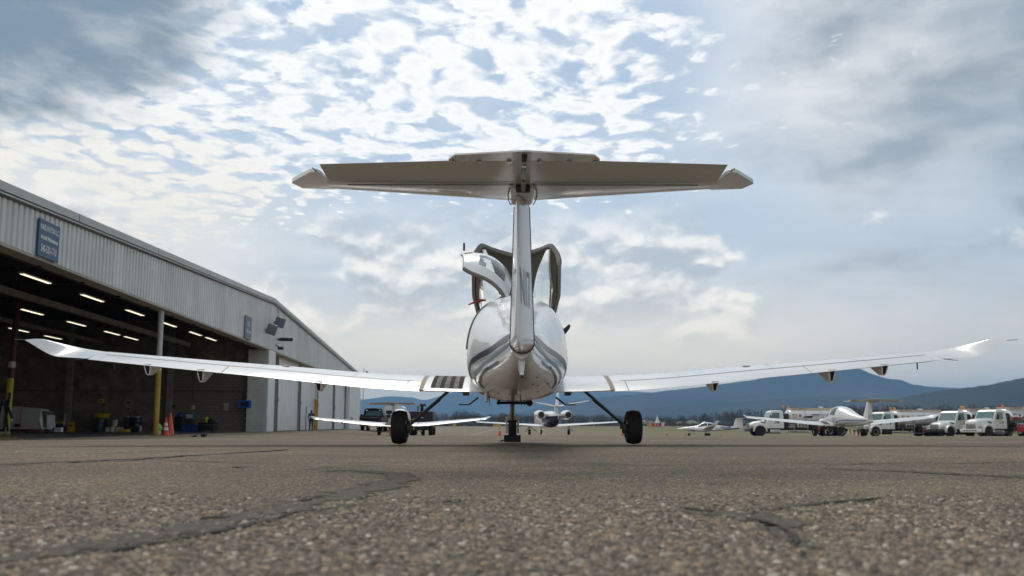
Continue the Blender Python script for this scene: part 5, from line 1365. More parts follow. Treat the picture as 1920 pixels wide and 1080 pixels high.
# ------------------------------------------------------------------ twin-engine airplane side-on
def twin():
    p = at(1330, 817, 112); T = thing("twin_airplane", "white twin-engine airplane with blue tail, side-on at the grass edge", "airplane", (p.x, 112, gz(p.x, 112)), R(90 - 6))
    # local y to the nose (turned to the left of the picture)
    st = [(-4.0, .08, .95, 1.22), (-2.6, .20, .82, 1.28), (-1.2, .42, .68, 1.42), (-.2, .58, .62, 1.78), (.6, .60, .60, 1.82), (1.6, .56, .62, 1.40), (2.6, .46, .68, 1.26), (3.8, .22, .80, 1.08), (4.25, .04, .92, .98)]
    A = np.array(st); rings = []
    for y in np.linspace(-4.0, 4.25, 44):
        w, zb, zt = (float(hermite(A[:, 0], A[:, k], y)) for k in (1, 2, 3)); rings.append([(w * math.cos(a), y, (zb + zt) / 2 + (zt - zb) / 2 * math.sin(a)) for a in np.linspace(0, 2 * math.pi, 24, endpoint=False)])
    b = MB(); b.loft(rings); f = b.build("fuselage", WHITE, T)
    def pane(y0, y1, nm):
        for s in (-1, 1):
            def g(b):
                rows = []
                for y in np.linspace(y0, y1, 6):
                    w, zb, zt = (float(hermite(A[:, 0], A[:, k], y)) for k in (1, 2, 3)); rows.append([(s * (w + .006) * math.cos(a), y, (zb + zt) / 2 + ((zt - zb) / 2 + .006) * math.sin(a)) for a in np.linspace(.25, .95, 6)])
                b.sheet(rows)
            part(nm, CARGLASS, f, g)
    pane(.35, 1.55, "windscreen"); pane(-.75, .22, "rear_window")
    NB = mat("royal_blue_paint", (.015, .025, .22), .3)
    for s in (-1, 1):
        def bl(b):
            rows = []
            for y in np.linspace(-3.98, -1.9, 10):
                w, zb, zt = (float(hermite(A[:, 0], A[:, k], y)) for k in (1, 2, 3)); t1 = .15 - .8 * (y + 3.98) / 2.1
                rows.append([(s * (w + .006) * math.cos(a), y, (zb + zt) / 2 + ((zt - zb) / 2 + .006) * math.sin(a)) for a in np.linspace(-1.5, t1, 6)])
            b.sheet(rows)
        part("blue_belly", NB, f, bl)
        text("N204ER", NB, f, (s * .36, -2.1, 1.14), (0, s, 0), (0, 0, 1), .34, 1.5, .01, "registration_lettering")
        b = MB(); rr = []
        for x, te, c, z in ((.3, -.2, 1.35, .72), (2.0, -.15, 1.2, .85), (6.2, .1, .85, 1.25), (6.45, -.1, .6, 1.42), (6.62, -.45, .42, 1.95)):
            U, L = foil(c, .14, .02, 10); rr.append([(s * x, te + a, z + h + a * .04) for a, h in U + L[1:]])
        b.loft(rr); b.build("wing", WHITE, T)
        part("engine_nacelle", WHITE, T, lambda b: b.loft([[(s * 1.75 + w * math.cos(a), y, z + h * math.sin(a)) for a in np.linspace(0, 6.283, 16, endpoint=False)] for y, w, h, z in ((-.6, .08, .08, .85), (.2, .28, .26, .86), (1.2, .34, .32, .88), (1.9, .30, .30, .90), (2.15, .16, .16, .92), (2.4, .03, .03, .92))]))
        part("propeller_blade", BLACK, T, lambda b: [b.box((s * 1.75 + math.sin(a) * .45, 2.2, .92 + math.cos(a) * .45), (.09, .03, .9), (0, a, 0)) for a in (0.2, 2.3, 4.4)])
        part("gear_leg", STEEL, T, lambda b: b.tube([(s * 1.5, .3, .7), (s * 1.5, .25, .2)], .05, 8))
        wh = part("wheel", STEEL, T, lambda b: b.lathe([(.03, -.06), (.1, -.06), (.1, .06), (.03, .06)], (s * 1.5, .25, .2), 'X', 12))
        part("tyre", RUBBER, wh, lambda b: b.lathe([(.1, -.07), (.18, -.08), (.2, -.04), (.2, .04), (.18, .08), (.1, .07)], (s * 1.5, .25, .2), 'X', 18))
    b = MB(); rr = []
    for z, te, c in ((.98, -4.45, 1.5), (1.3, -4.45, 1.25), (2.3, -4.45, .95)):
        U, L = foil(c, .10, 0, 8); rr.append([(h, te + a, z) for a, h in U + L[1:]])
    b.loft(rr); b.build("fin", WHITE, T)
    b = MB(); rr = []
    for x in (-1.6, -1.5, 0, 1.5, 1.6):
        c = .82 - .12 * abs(x); U, L = foil(c, .10, 0, 8); rr.append([(x, -4.55 + a, 2.32 + h) for a, h in U + L[1:]])
    b.loft(rr); b.build("tailplane", WHITE, T)
    part("nose_gear_leg", STEEL, T, lambda b: b.tube([(0, 2.7, .72), (0, 2.7, .2)], .04, 8))
    part("nose_wheel", RUBBER, T, lambda b: b.lathe([(.03, -.05), (.16, -.06), (.18, -.03), (.18, .03), (.16, .06), (.03, .05)], (0, 2.7, .18), 'X', 16))
twin()

# ------------------------------------------------------------------ vehicles beyond the left wing, seen from behind (local: y forward)
def rear_wheels(T, y, x, r, w, rim=DARKSTEEL):
    for s in (-1, 1):
        wh = part("wheel", rim, T, lambda b: b.lathe([(.03, -w * .3), (r * .55, -w * .45), (r * .55, w * .45), (.03, w * .3)], (s * x, y, r), 'X', 16))
        part("tyre", RUBBER, wh, lambda b: b.lathe([(r * .55, -w * .46), (r * .85, -w * .5), (r, -w * .36), (r, w * .36), (r * .85, w * .5), (r * .55, w * .46)], (s * x, y, r), 'X', 24))
def pickup():
    p = at(694, 810, 72); T = thing("pickup_truck", "dark pickup truck with headache rack, seen from behind beside the hangar", "pickup", (p.x, 72, gz(p.x, 72)), R(2))
    DK = mat("dark_truck_paint", (.008, .009, .011), .35, spec=.2)
    part("bed", DK, T, lambda b: b.loft([[(s_ * w_, y, z) for s_, w_, z in ((-1, .92, .55), (-1, .98, .8), (-1, .95, 1.22), (1, .95, 1.22), (1, .98, .8), (1, .92, .55))] for y in (0, 2.0)]), angle=25)
    part("tailgate", DK, T, lambda b: b.bevbox((0, -.02, .95), (1.62, .06, .50), .03))
    part("bumper", DARKSTEEL, T, lambda b: b.bevbox((0, -.12, .58), (1.9, .16, .20), .04))
    part("licence_plate", OFFWHITE, T, lambda b: b.box((0, -.21, .60), (.32, .01, .16)))
    part("hitch", YELLOW, T, lambda b: b.bevbox((-.1, -.2, .40), (.14, .14, .3), .03))
    cab = part("cab", DK, T, lambda b: b.loft([[(x, y, z) for x, z in ((-.95, .6), (-.95, 1.22), (-.76, 1.86), (-.6, 1.93), (.6, 1.93), (.76, 1.86), (.95, 1.22), (.95, .6))] for y in (2.02, 3.7)]), angle=25)
    part("rear_window", GREENGLASS, cab, lambda b: b.add([(-.74, 2.01, 1.34), (.74, 2.01, 1.34), (.62, 2.01, 1.76), (-.62, 2.01, 1.76)], [(0, 1, 2, 3)]))
    part("hood", DK, T, lambda b: b.bevbox((0, 4.6, .95), (1.86, 1.8, .55), .12, 3))
    part("rack", BLACK, T, lambda b: (b.tube([(-.86, 1.9, 1.2), (-.74, 1.9, 1.90), (-.62, 1.9, 1.97), (.62, 1.9, 1.97), (.74, 1.9, 1.90), (.86, 1.9, 1.2)], .045, 8), b.bevbox((0, 1.9, 1.99), (.5, .10, .08), .02)))
    for s in (-1, 1):
        part("tail_lamp", REDLENS, T, lambda b: b.bevbox((s * .90, -.03, 1.0), (.09, .08, .26), .02))
        part("work_lamp", REFL, T, lambda b: b.bevbox((s * .58, 1.84, 1.82), (.18, .06, .08), .02))
        part("mirror", BLACK, T, lambda b: (b.bevbox((s * 1.22, 3.2, 1.35), (.26, .10, .34), .04), b.tube([(s * .95, 3.25, 1.3), (s * 1.12, 3.2, 1.32)], .03, 6)))
    rear_wheels(T, 1.0, .80, .40, .28); rear_wheels(T, 4.4, .80, .40, .28)
pickup()
def suv():
    p = at(726, 808, 80); T = thing("van", "white high-roofed van parked beyond the dark pickup", "van", (p.x, 84, gz(p.x, 84)), R(2))
    part("body", WHITE2, T, lambda b: b.loft([[(x, y, z) for x, z in ((-.98, .5), (-1.0, 1.2), (-.92, 2.35), (-.75, 2.5), (.75, 2.5), (.92, 2.35), (1.0, 1.2), (.98, .5))] for y in (0, 4.2)]), angle=25)
    part("rear_window", CARGLASS, T, lambda b: b.box((0, -.01, 1.72), (1.5, .03, .62)))
    part("nose", WHITE2, T, lambda b: b.bevbox((0, 4.8, .95), (1.9, 1.3, .8), .15, 3))
    part("bumper", DARKSTEEL, T, lambda b: b.bevbox((0, -.08, .5), (1.9, .16, .22), .04))
    for s in (-1, 1): part("tail_lamp", REDLENS, T, lambda b: b.bevbox((s * .92, -.02, 1.2), (.12, .06, .5), .02))
    rear_wheels(T, .9, .82, .36, .24); rear_wheels(T, 4.5, .82, .36, .24)
    p = at(721, 810, 77); T = thing("car", "white car between the dark pickup and the near wheel", "car", (p.x, 77, gz(p.x, 77)), R(-4))
    part("body", WHITE2, T, lambda b: b.loft([[(x, y, z) for x, z in ((-.86, .35), (-.9, .8), (-.86, 1.05), (.86, 1.05), (.9, .8), (.86, .35))] for y in (0, .15, 4.2, 4.4)]), angle=25)
    part("cabin", WHITE2, T, lambda b: b.loft([[(-.84, y0, 1.04), (-.62, y1, 1.60), (.62, y1, 1.60), (.84, y0, 1.04)] for y0, y1 in ((.1, .5), (3.2, 2.5))]), angle=25)
    part("rear_window", CARGLASS, T, lambda b: b.add([(-.72, .125, 1.12), (.72, .125, 1.12), (.56, .44, 1.54), (-.56, .44, 1.54)], [(0, 1, 2, 3)]))
    part("bumper", OFFWHITE, T, lambda b: b.bevbox((0, -.06, .5), (1.7, .16, .24), .05))
    for s in (-1, 1): part("tail_lamp", REDLENS, T, lambda b: b.bevbox((s * .76, -.01, .86), (.24, .06, .16), .02))
    rear_wheels(T, .8, .76, .32, .22); rear_wheels(T, 3.5, .76, .32, .22)
suv()
def service_truck():
    p = at(788, 810, 68); T = thing("service_truck", "dark box-bodied service truck with yellow ladder, seen from behind", "truck", (p.x, 68, gz(p.x, 68)), R(1))
    BX = mat("charcoal_box_paint", (.022, .026, .028), .45, spec=.25, var=.2)
    bx = part("box_body", BX, T, lambda b: b.bevbox((0, 1.3, 1.30), (2.0, 2.6, 1.35), .05))
    for s in (-1, 1):
        part("rear_slot", BLACK, bx, lambda b: b.box((s * .52, -.012, 1.72), (.66, .03, .26)))
        part("panel_line", BLACK, bx, lambda b: b.box((s * .96, -.012, 1.2), (.02, .03, 1.1)))
    part("maker_mark", OFFWHITE, bx, lambda b: b.box((.15, -.012, 1.45), (.22, .01, .05)))
    part("maker_mark", OFFWHITE, bx, lambda b: b.box((.55, -.012, .80), (.36, .01, .06)))
    for x in (-.86, -.52): part("ladder_rail", LEMON, T, lambda b: b.tube([(x, -.10, .42), (x, -.10, 1.42)], .03, 6))
    for k in range(4): part("ladder_rung", LEMON, T, lambda b: b.tube([(-.86, -.10, .55 + .25 * k), (-.52, -.10, .55 + .25 * k)], .022, 6))
    part("cab", BX, T, lambda b: b.bevbox((0, 3.5, 1.2), (1.9, 1.6, 1.3), .15, 3))
    part("chassis", BLACK, T, lambda b: b.bevbox((0, 2.3, .52), (.9, 4.4, .2), .03))
    part("mirror", BLACK, T, lambda b: (b.bevbox((-1.15, 3.0, 1.45), (.2, .1, .4), .03), b.tube([(-.95, 3.05, 1.4), (-1.1, 3.0, 1.4)], .03, 6)))
    bm2 = part("lift_boom", DARKSTEEL, T, lambda b: b.tube([(.0, 1.2, 1.9), (.05, .9, 2.45)], [.16, .10], 8))
    part("boom_head", DKRED, bm2, lambda b: b.bevbox((.12, .85, 2.50), (.5, .3, .22), .05))
    part("boom_arm", BLACK, bm2, lambda b: b.tube([(-.3, 1.0, 1.95), (-.32, .95, 2.3), (-.2, .9, 2.4)], .05, 8))
    for y in (.9, 3.6): rear_wheels(T, y, .78, .40, .34)
service_truck()
# ------------------------------------------------------------------ traffic cones
def cone(px_, py_, Y, label, h=.71, bands=2, z=None, group="orange traffic cones"):
    p = at(px_, py_, Y); T = thing("traffic_cone", label, "traffic cone", (p.x, Y, gz(p.x, Y) if z is None else z), random.uniform(0, 1.5), group)
    part("base", BLACK if h > .8 else ORANGE, T, lambda b: b.bevbox((0, 0, .02), (h * .5, h * .5, .04), .012))
    def body(b): b.lathe([(h * .20, .04), (h * .185, .06), (h * .045, h * .97), (h * .03, h), (.008, h)], (0, 0, 0), 'Z', 16)
    part("body", ORANGE, T, body)
    def rad(z_): return h * (.185 - .14 * (z_ - .06) / (h * .97 - .06)) + .004
    for k in range(bands):
        z0 = h * (.56 - .26 * k); z1 = z0 + h * .15
        part("reflective_band", REFL, T, lambda b: b.loft([[(rad(q) * math.cos(a), rad(q) * math.sin(a), q) for a in np.linspace(0, 6.283, 16, endpoint=False)] for q in (z0, z1)], cap=False))
cone(310, 815, 36.0, "orange cone with two white bands beside the yellow post", .76, 2, HZ0)
cone(318, 814, 36.6, "tall plain orange cone behind the white-banded cone", .98, 0, HZ0)
cone(734, 816, 54, "red cone half hidden behind the left main wheel", .9, 0)
cone(937, 816, 60, "orange cone left of the nose wheel", .62, 1)
cone(1167, 815, 70, "orange cone partly behind the right main wheel", .5, 0)
cone(1251, 817, 100, "small banded cone midway between right wheel and twin-engine airplane", .6, 1)
cone(1285, 816, 104, "small cone before the twin-engine airplane's nose", .5, 1)
cone(1352, 816, 106, "tiny cone under the twin-engine airplane's tail boom", .45, 1)

# ------------------------------------------------------------------ person by the white doors
def person():
    X, Y = at(583, 808, 71.3).x, 71.3
    me = bpy.data.meshes.new("person"); S = 1.76 / 1.76
    J = {'pel': (0, 0, .95, .14), 'wst': (0, .01, 1.10, .135), 'chs': (0, .02, 1.32, .165), 'nkb': (0, .03, 1.47, .085), 'nck': (0, .04, 1.53, .058), 'hd0': (0, .055, 1.60, .082), 'hd1': (0, .06, 1.68, .088), 'hd2': (0, .05, 1.745, .055),
         'shl': (-.18, .02, 1.42, .075), 'ell': (-.25, .03, 1.16, .052), 'wrl': (-.22, .14, .98, .038), 'hal': (-.21, .18, .92, .036),
         'shr': (.18, .02, 1.42, .075), 'elr': (.25, .04, 1.15, .052), 'wrr': (.20, .20, 1.04, .038), 'har': (.17, .26, 1.04, .036),
         'hpl': (-.09, 0, .90, .105), 'knl': (-.11, .02, .50, .07), 'anl': (-.12, -.06, .10, .048), 'tol': (-.13, .10, .045, .043),
         'hpr': (.09, 0, .90, .105), 'knr': (.10, .05, .50, .07), 'anr': (.11, .05, .10, .048), 'tor': (.12, .21, .045, .043)}
    E_ = [('pel', 'wst'), ('wst', 'chs'), ('chs', 'nkb'), ('nkb', 'nck'), ('nck', 'hd0'), ('hd0', 'hd1'), ('hd1', 'hd2'), ('chs', 'shl'), ('shl', 'ell'), ('ell', 'wrl'), ('wrl', 'hal'), ('chs', 'shr'), ('shr', 'elr'), ('elr', 'wrr'), ('wrr', 'har'), ('pel', 'hpl'), ('hpl', 'knl'), ('knl', 'anl'), ('anl', 'tol'), ('pel', 'hpr'), ('hpr', 'knr'), ('knr', 'anr'), ('anr', 'tor')]
    names = list(J); me.from_pydata([J[k][:3] for k in names], [(names.index(a), names.index(b)) for a, b in E_], [])
    o = link("person_form", me); o.modifiers.new("skin", 'SKIN'); sv = me.skin_vertices[0].data
    for i, k in enumerate(names): sv[i].radius = (J[k][3], J[k][3] * (.75 if k in ('pel', 'wst', 'chs') else 1))
    sv[0].use_root = True
    o.modifiers.new("sub", 'SUBSURF').levels = 2; o.modifiers["sub"].render_levels = 2
    dg = bpy.context.evaluated_depsgraph_get(); m2 = bpy.data.meshes.new_from_object(o.evaluated_get(dg)); bpy.data.objects.remove(o)
    m2.materials.clear()
    for m in (mat("dark_trousers", (.008, .008, .012), .9), mat("grey_blue_jacket", (.075, .085, .115), .9, var=.2, vscale=8), mat("skin", (.42, .24, .17), .6), mat("dark_hair", (.02, .015, .012), .8), BLACK): m2.materials.append(m)
    for f in m2.polygons:
        c = f.center
        f.material_index = 4 if c.z < .10 else 2 if (math.hypot(c.x - .17, c.y - .26) < .06 or (c.x < -.1 and c.z < .97 and c.y > .12)) else 0 if c.z < .98 else 1 if c.z < 1.50 else (3 if (c.z > 1.68 or c.y < .06) else 2)
    m2.shade_smooth()
    b = MB()
    p = thing("person", "person in grey jacket and dark trousers walking by the white doors", "person", (X, Y, gz(X, Y)), R(15))
    bo = link("body", m2, p)
    for side, hx, hy, hz_ in ((-1, -.21, .19, .90), (1, .16, .28, 1.04)):
        for k in range(5):
            q = Vector((hx + (k - 2) * .018 * (1 if k else 1.6), hy + .01, hz_)); L = (.05, .075, .08, .075, .06)[k]
            part("finger", MATS["skin"], bo, lambda b: b.tube([q, q + Vector((0, .02, -L * .5)), q + Vector((0, .0, -L))], [.010, .009, .006], 6))
person()

# ------------------------------------------------------------------ workshop clutter inside the bay (Y about 53..56)
def px_at(px_, Y): return (px_ - 960) / FPX * Y
def inside(name, label, cat, px_, Y, rz=0.0, group=None): return thing(name, label, cat, (px_at(px_, Y), Y, HZ0 + .02), rz, group)
def drum(px_, Y, r, h, m, label, name="drum", cat="drum", group=None, lid=None):
    T = inside(name, label, cat, px_, Y, 0, group)
    part("shell", m, T, lambda b: b.lathe([(r * .96, 0), (r, .02), (r, h * .32), (r * 1.03, h * .34), (r, h * .36), (r, h * .65), (r * 1.03, h * .67), (r, h * .69), (r, h - .02), (r * .97, h)], (0, 0, 0), 'Z', 20))
    part("lid", lid or m, T, lambda b: b.lathe([(r * 1.02, h), (r * 1.02, h + .03), (r * .9, h + .045)], (0, 0, 0), 'Z', 20))
DRUMB = mat("dark_drum_blue_black", (.02, .026, .032), .35)
drum(192, 54.6, .42, .86, DRUMB, "wide dark drum under a yellow tub by the block wall")
T = inside("tub", "shallow yellow tub on top of the wide dark drum", "tub", 195, 54.6); T.location.z += .92
part("shell", LEMON, T, lambda b: b.lathe([(.42, 0), (.50, .20), (.53, .22), (.53, .26), (.47, .25), (.40, .03)], (0, 0, 0), 'Z', 24)); part("rim", YELLOW, T, lambda b: b.lathe([(.53, .24), (.545, .25), (.53, .27)], (0, 0, 0), 'Z', 24))
T.children
BUCKW = mat("bucket_plastic", (.55, .53, .47), .5, var=.15)
def bucket(px_, Y, r, h, label, dz=0.0):
    T = inside("bucket", label, "bucket", px_, Y, 0, "pale buckets by the block wall"); T.location.z += dz
    part("shell", BUCKW, T, lambda b: b.lathe([(r * .86, 0), (r, h * .9), (r * 1.06, h * .91), (r * 1.06, h)], (0, 0, 0), 'Z', 18))
    part("handle", STEEL, T, lambda b: b.tube([(r * math.cos(a), -r * .5 * math.sin(a) - .02, h * .85 - .10 * math.sin(a)) for a in np.linspace(0, math.pi, 9)], .008, 5))
bucket(207, 53.4, .16, .30, "leftmost pale bucket on the hangar floor")
bucket(215, 53.4, .17, .34, "taller pale bucket under the raised bucket")
bucket(225, 53.6, .16, .30, "pale bucket left of the yellow tray")
bucket(220, 54.0, .17, .42, "white bucket raised above the other buckets", .36)
bucket(232, 53.8, .14, .28, "small bluish white bucket, rightmost of its row")
T = inside("stand_crate", "dark crate carrying the raised bucket", "crate", 220, 54.0); part("crate_body", BLACK, T, lambda b: b.bevbox((0, 0, .17), (.5, .3, .34), .02)); part("crate_slot", DARKSTEEL, T, lambda b: b.box((0, -.155, .2), (.3, .012, .06)))
T = inside("tray", "long low yellow tray on the hangar floor", "tray", 238, 52.8); part("pan", LEMON, T, lambda b: b.bevbox((0, 0, .09), (.66, .4, .18), .03)); part("edge", YELLOW, T, lambda b: b.box((0, 0, .185), (.70, .44, .02)))
drum(243, 54.8, .24, .95, DRUMB, "slim dark canister with grey cap behind the yellow tray", "canister", "canister", None, STEEL)
drum(260, 54.6, .33, .95, DRUMB, "dark drum with pale lid left of the yellow post", lid=STEEL)
drum(268, 54.0, .07, .35, BUCKW, "small white bottle beside the pale-lidded drum", "bottle", "bottle")
T = inside("caution_board", "yellow folding caution board on the hangar floor", "sign", 140, 54.0)
for s in (-1, 1): part("leaf", LEMON, T, lambda b: b.box((0, s * .12, .32), (.30, .02, .64), (s * R(14), 0, 0)))
part("print", BLACK, T, lambda b: b.box((0, -.145, .40), (.16, .004, .12), (-R(14), 0, 0)))
# white wing-shaped fairing on a trolley, cut by the left picture edge
T = inside("aircraft_cowling", "large off-white aircraft wing section resting on a low trolley", "wing section", 58, 44, 0)
def cw(b): b.loft([[(x, y, z) for y, z in ((-.55, .22), (-.65, zt * .6), (-.5, zt), (.2, zt + .03), (.45, zt * .6), (.4, .22))] for x, zt in ((-2.2, 1.48), (-.6, 1.38), (.6, 1.28), (.95, 1.22), (1.02, .9), (1.08, .5))])
part("skin", OFFWHITE, T, cw, angle=30); part("end_rib", STEEL, T, lambda b: b.prism([(.98, .3), (1.30, .3), (1.25, .95), (1.12, 1.18), (1.0, 1.18)], 1, -.50, .30), smooth=False)
part("trolley", DARKSTEEL, T, lambda b: b.bevbox((.1, 0, .16), (2.6, .8, .10), .02)); part("hand_hole", BLACK, T, lambda b: b.box((-.15, -.66, .42), (.36, .03, .14)))
for x in (-1.0, .2, 1.2): part("caster", RUBBER, T, lambda b: b.lathe([(.02, -.03), (.08, -.03), (.08, .03), (.02, .03)], (x, -.35, .08), 'Y', 12))
T = inside("pole", "thin red pole leaning before the white wing section", "pole", 43, 42.5); part("rod", RED, T, lambda b: b.tube([(-.03, 0, 0), (.06, 0, 1.75)], .022, 6)); part("hook", RED, T, lambda b: b.tube([(.06, 0, 1.75), (-.12, 0, 1.78)], .016, 6))
# black engine hoist at the far left
T = inside("engine_hoist", "black folded engine hoist at the left picture edge", "hoist", 12, 39)
part("mast", BLACK, T, lambda b: b.tube([(.05, 0, .1), (.22, 0, 1.95)], .06, 8)); part("leg", BLACK, T, lambda b: b.tube([(-.35, -.1, .08), (-.12, 0, 1.5)], .05, 8)); part("leg", BLACK, T, lambda b: b.tube([(.32, -.1, .08), (.0, 0, 1.45)], .05, 8)); part("arm", BLACK, T, lambda b: b.tube([(-.02, 0, 1.72), (.32, -.05, 1.0), (.42, -.05, .72)], .055, 8))
part("ram", STEEL, T, lambda b: b.tube([(.02, -.06, 1.55), (.1, -.06, 1.70)], .05, 8)); part("chain_hook", STEEL, T, lambda b: b.tube([(.42, -.05, .72), (.45, -.05, .5), (.40, -.05, .44)], .016, 6))
for x in (-.35, .05, .35): part("caster", OFFWHITE, T, lambda b: b.lathe([(.02, -.03), (.07, -.03), (.07, .03), (.02, .03)], (x, -.14, .07), 'Y', 12))
T = inside("pallet", "low pallet of scrap boards in front of the white wing section", "pallet", 82, 41.0)
for k in range(4): part("board", mat("old_board", (.16, .09, .05), .9, var=.3), T, lambda b: b.box((-.55 + .36 * k, 0, .10 + .01 * k), (.33, .7, .04)))
part("rag", mat("red_rag", (.25, .06, .045), .9), T, lambda b: b.bevbox((-.1, -.1, .18), (.5, .3, .10), .04, 3)); part("white_box", OFFWHITE, T, lambda b: b.box((.86, .1, .20), (.30, .24, .22)))
T = inside("yellow_cart", "yellow and black machine in front of the dark doorway", "machine", 118, 50.0)
part("body", BLACK, T, lambda b: b.bevbox((0, 0, .28), (.6, .45, .40), .08, 3)); part("hood", LEMON, T, lambda b: b.tube([(-.38, -.1, .25), (-.2, -.1, .58), (.2, -.1, .60), (.34, -.1, .45)], .06, 8)); part("stick", STEEL, T, lambda b: b.tube([(.3, 0, .4), (.25, 0, 1.05)], .015, 6))
for s in (-1, 1): part("wheel", RUBBER, T, lambda b: b.lathe([(.02, -.04), (.16, -.04), (.16, .04), (.02, .04)], (s * .25, -.25, .16), 'Y', 14))
T = thing("lime_bag", "lime green and white bag at the yellow post's foot", "bag", (px_at(300, 37), 37, HZ0)); part("cloth", LIME, T, lambda b: b.loft([[(.16 * s * math.cos(a) * (1 + .2 * math.sin(3 * a)), .14 * s * math.sin(a), z) for a in np.linspace(0, 6.283, 14, endpoint=False)] for s, z in ((.7, .18), (1, .25), (1.05, .36), (.7, .46), (.25, .52))])); part("bottom", OFFWHITE, T, lambda b: b.lathe([(.12, 0), (.15, .05), (.14, .2)], (0, 0, 0), 'Z', 14))
# right group before the block wall
T = inside("gas_cylinder_cart", "tall dark blue gas cylinder on a cart by the block wall", "gas cylinder", 342, 54.4); part("cylinder", BLUE, T, lambda b: b.lathe([(.20, .05), (.24, .08), (.24, 1.0), (.18, 1.18), (.08, 1.26), (.08, 1.34), (.03, 1.36)], (0, 0, 0), 'Z', 18)); part("cart_frame", BLACK, T, lambda b: (b.tube([(-.26, .1, .05), (-.26, .1, 1.1)], .03, 6), b.bevbox((0, -.05, .55), (.56, .5, .9), .05)))
T = inside("parts_cabinet", "bright teal blue box with white label on a brown stand", "box", 360, 54.6); part("case", mat("teal_plastic", (.02, .12, .19), .4), T, lambda b: b.bevbox((0, 0, 1.02), (.56, .34, .40), .03)); part("label_sheet", OFFWHITE, T, lambda b: b.box((0, -.175, 1.02), (.40, .01, .24))); part("stand", mat("brown_stand", (.06, .04, .03), .8), T, lambda b: b.box((0, 0, .41), (.5, .3, .80)))
for i, (x_, lb) in enumerate(((351, "left blue bin below the teal box"), (361, "middle blue bin below the teal box"), (371, "right blue bin below the teal box"))):
    T = inside("storage_bin", lb, "bin", x_, 53.6, 0, "blue bins by the block wall"); part("shell", BLUE, T, lambda b: b.loft([[(sx * w_, sy * .2, z) for sx, sy in ((-1, -1), (1, -1), (1, 1), (-1, 1))] for w_, z in ((.13, 0), (.16, .42))])); part("lid", BLUE, T, lambda b: b.bevbox((0, 0, .44), (.35, .44, .05), .015))
T = inside("tool_cart", "dark tool cart piled with tools and a lime vest", "cart", 392, 53.8); part("top", BLACK, T, lambda b: b.bevbox((0, 0, .55), (1.1, .5, .12), .03)); part("base_box", DARKSTEEL, T, lambda b: b.bevbox((0, 0, .28), (1.0, .46, .38), .03)); part("push_handle", BLACK, T, lambda b: b.tube([(.56, -.1, .60), (.72, -.1, .60), (.72, -.1, .25), (.60, -.1, .22)], .025, 6)); part("tool_heap", BLACK, T, lambda b: b.bevbox((.25, 0, .72), (.46, .34, .26), .08, 3)); part("lime_vest", mat("hi_vis_lime", (.45, .55, .02), .7), T, lambda b: b.loft([[(-.02 + .12 * s * math.cos(a), -.1 + .1 * s * math.sin(a), z) for a in np.linspace(0, 6.283, 12, endpoint=False)] for s, z in ((.9, .60), (1, .72), (1.2, .86), (.6, .96))])); part("red_can", RED, T, lambda b: b.lathe([(.06, .61), (.06, .80), (.02, .84)], (-.35, -.1, 0), 'Z', 12))
for x in (-.42, .42): part("caster", RUBBER, T, lambda b: b.lathe([(.02, -.03), (.08, -.03), (.08, .03), (.02, .03)], (x, -.18, .08), 'Y', 12))
T = inside("push_broom", "thin broom with white head standing by the block wall", "broom", 334, 54.8); part("stick", BEAML, T, lambda b: b.tube([(.1, .1, .05), (.16, .25, 1.45)], .018, 6)); part("head", OFFWHITE, T, lambda b: b.bevbox((0, .05, .05), (.42, .09, .10), .02))
# fixtures on the block wall, each a thing of its own
def wallplate(px_, py_, w, h, m, label, cat, name, face=None):
    Y = 56.15 + (0) ; p = at(px_, py_, Y); q = HM.inverted() @ p; q.y = -1.50; w_ = HM @ q
    T = thing(name, label, cat, w_, HR); part("plate", m, T, lambda b: b.bevbox((0, 0, 0), (w, .05, h), .01)); part("face", face or BLACK, T, lambda b: b.box((0, -.028, 0), (w * .55, .012, h * .4)))
wallplate(193, 752, .36, .22, LEMON, "upper yellow notice above the wide drum", "notice", "wall_notice")
wallplate(199, 760, .34, .26, mat("notice_ochre", (.34, .22, .05), .6), "lower ochre notice above the yellow tub", "notice", "wall_notice")
wallplate(243, 755, .52, .42, mat("notice_pale", (.30, .24, .23), .7), "pale reddish notice board on the block wall", "notice", "wall_notice", DKRED)
wallplate(243, 766, .30, .24, mat("notice_ochre2", (.40, .26, .06), .6), "small ochre notice below the pale reddish board", "notice", "wall_notice")
wallplate(362, 764, .20, .24, OFFWHITE, "white switch box below the vertical conduit", "switch box", "switch_box", STEEL)
wallplate(422, 763, .30, .52, mat("panel_cream", (.42, .38, .28), .6), "cream electric panel near the pier", "electric panel", "electric_panel", GREYLET)
wallplate(326, 762, .24, .16, DARKSTEEL, "dark junction box right of the grey wall column", "junction box", "junction_box", BLACK)
wallplate(394, 763, 1.0, .16, mat("pale_wall_strip", (.20, .19, .175), .8), "long pale strip painted on the block wall", "wall strip", "wall_strip", mat("pale_wall_strip2", (.22, .21, .19), .8))
for x_, y_, lb in ((166, 627, "red hose reel box high on the left wall column"), (338, 630, "red box high beside the right wall column")):
    p = at(x_, y_, 55.3); T = thing("heater_box", lb, "box", p, HR); part("case", DKRED, T, lambda b: b.bevbox((0, 0, 0), (.55, .3, .3), .04)); part("bracket", DARKSTEEL, T, lambda b: b.tube([(0, .1, 0), (0, .6, .1)], .03, 6))
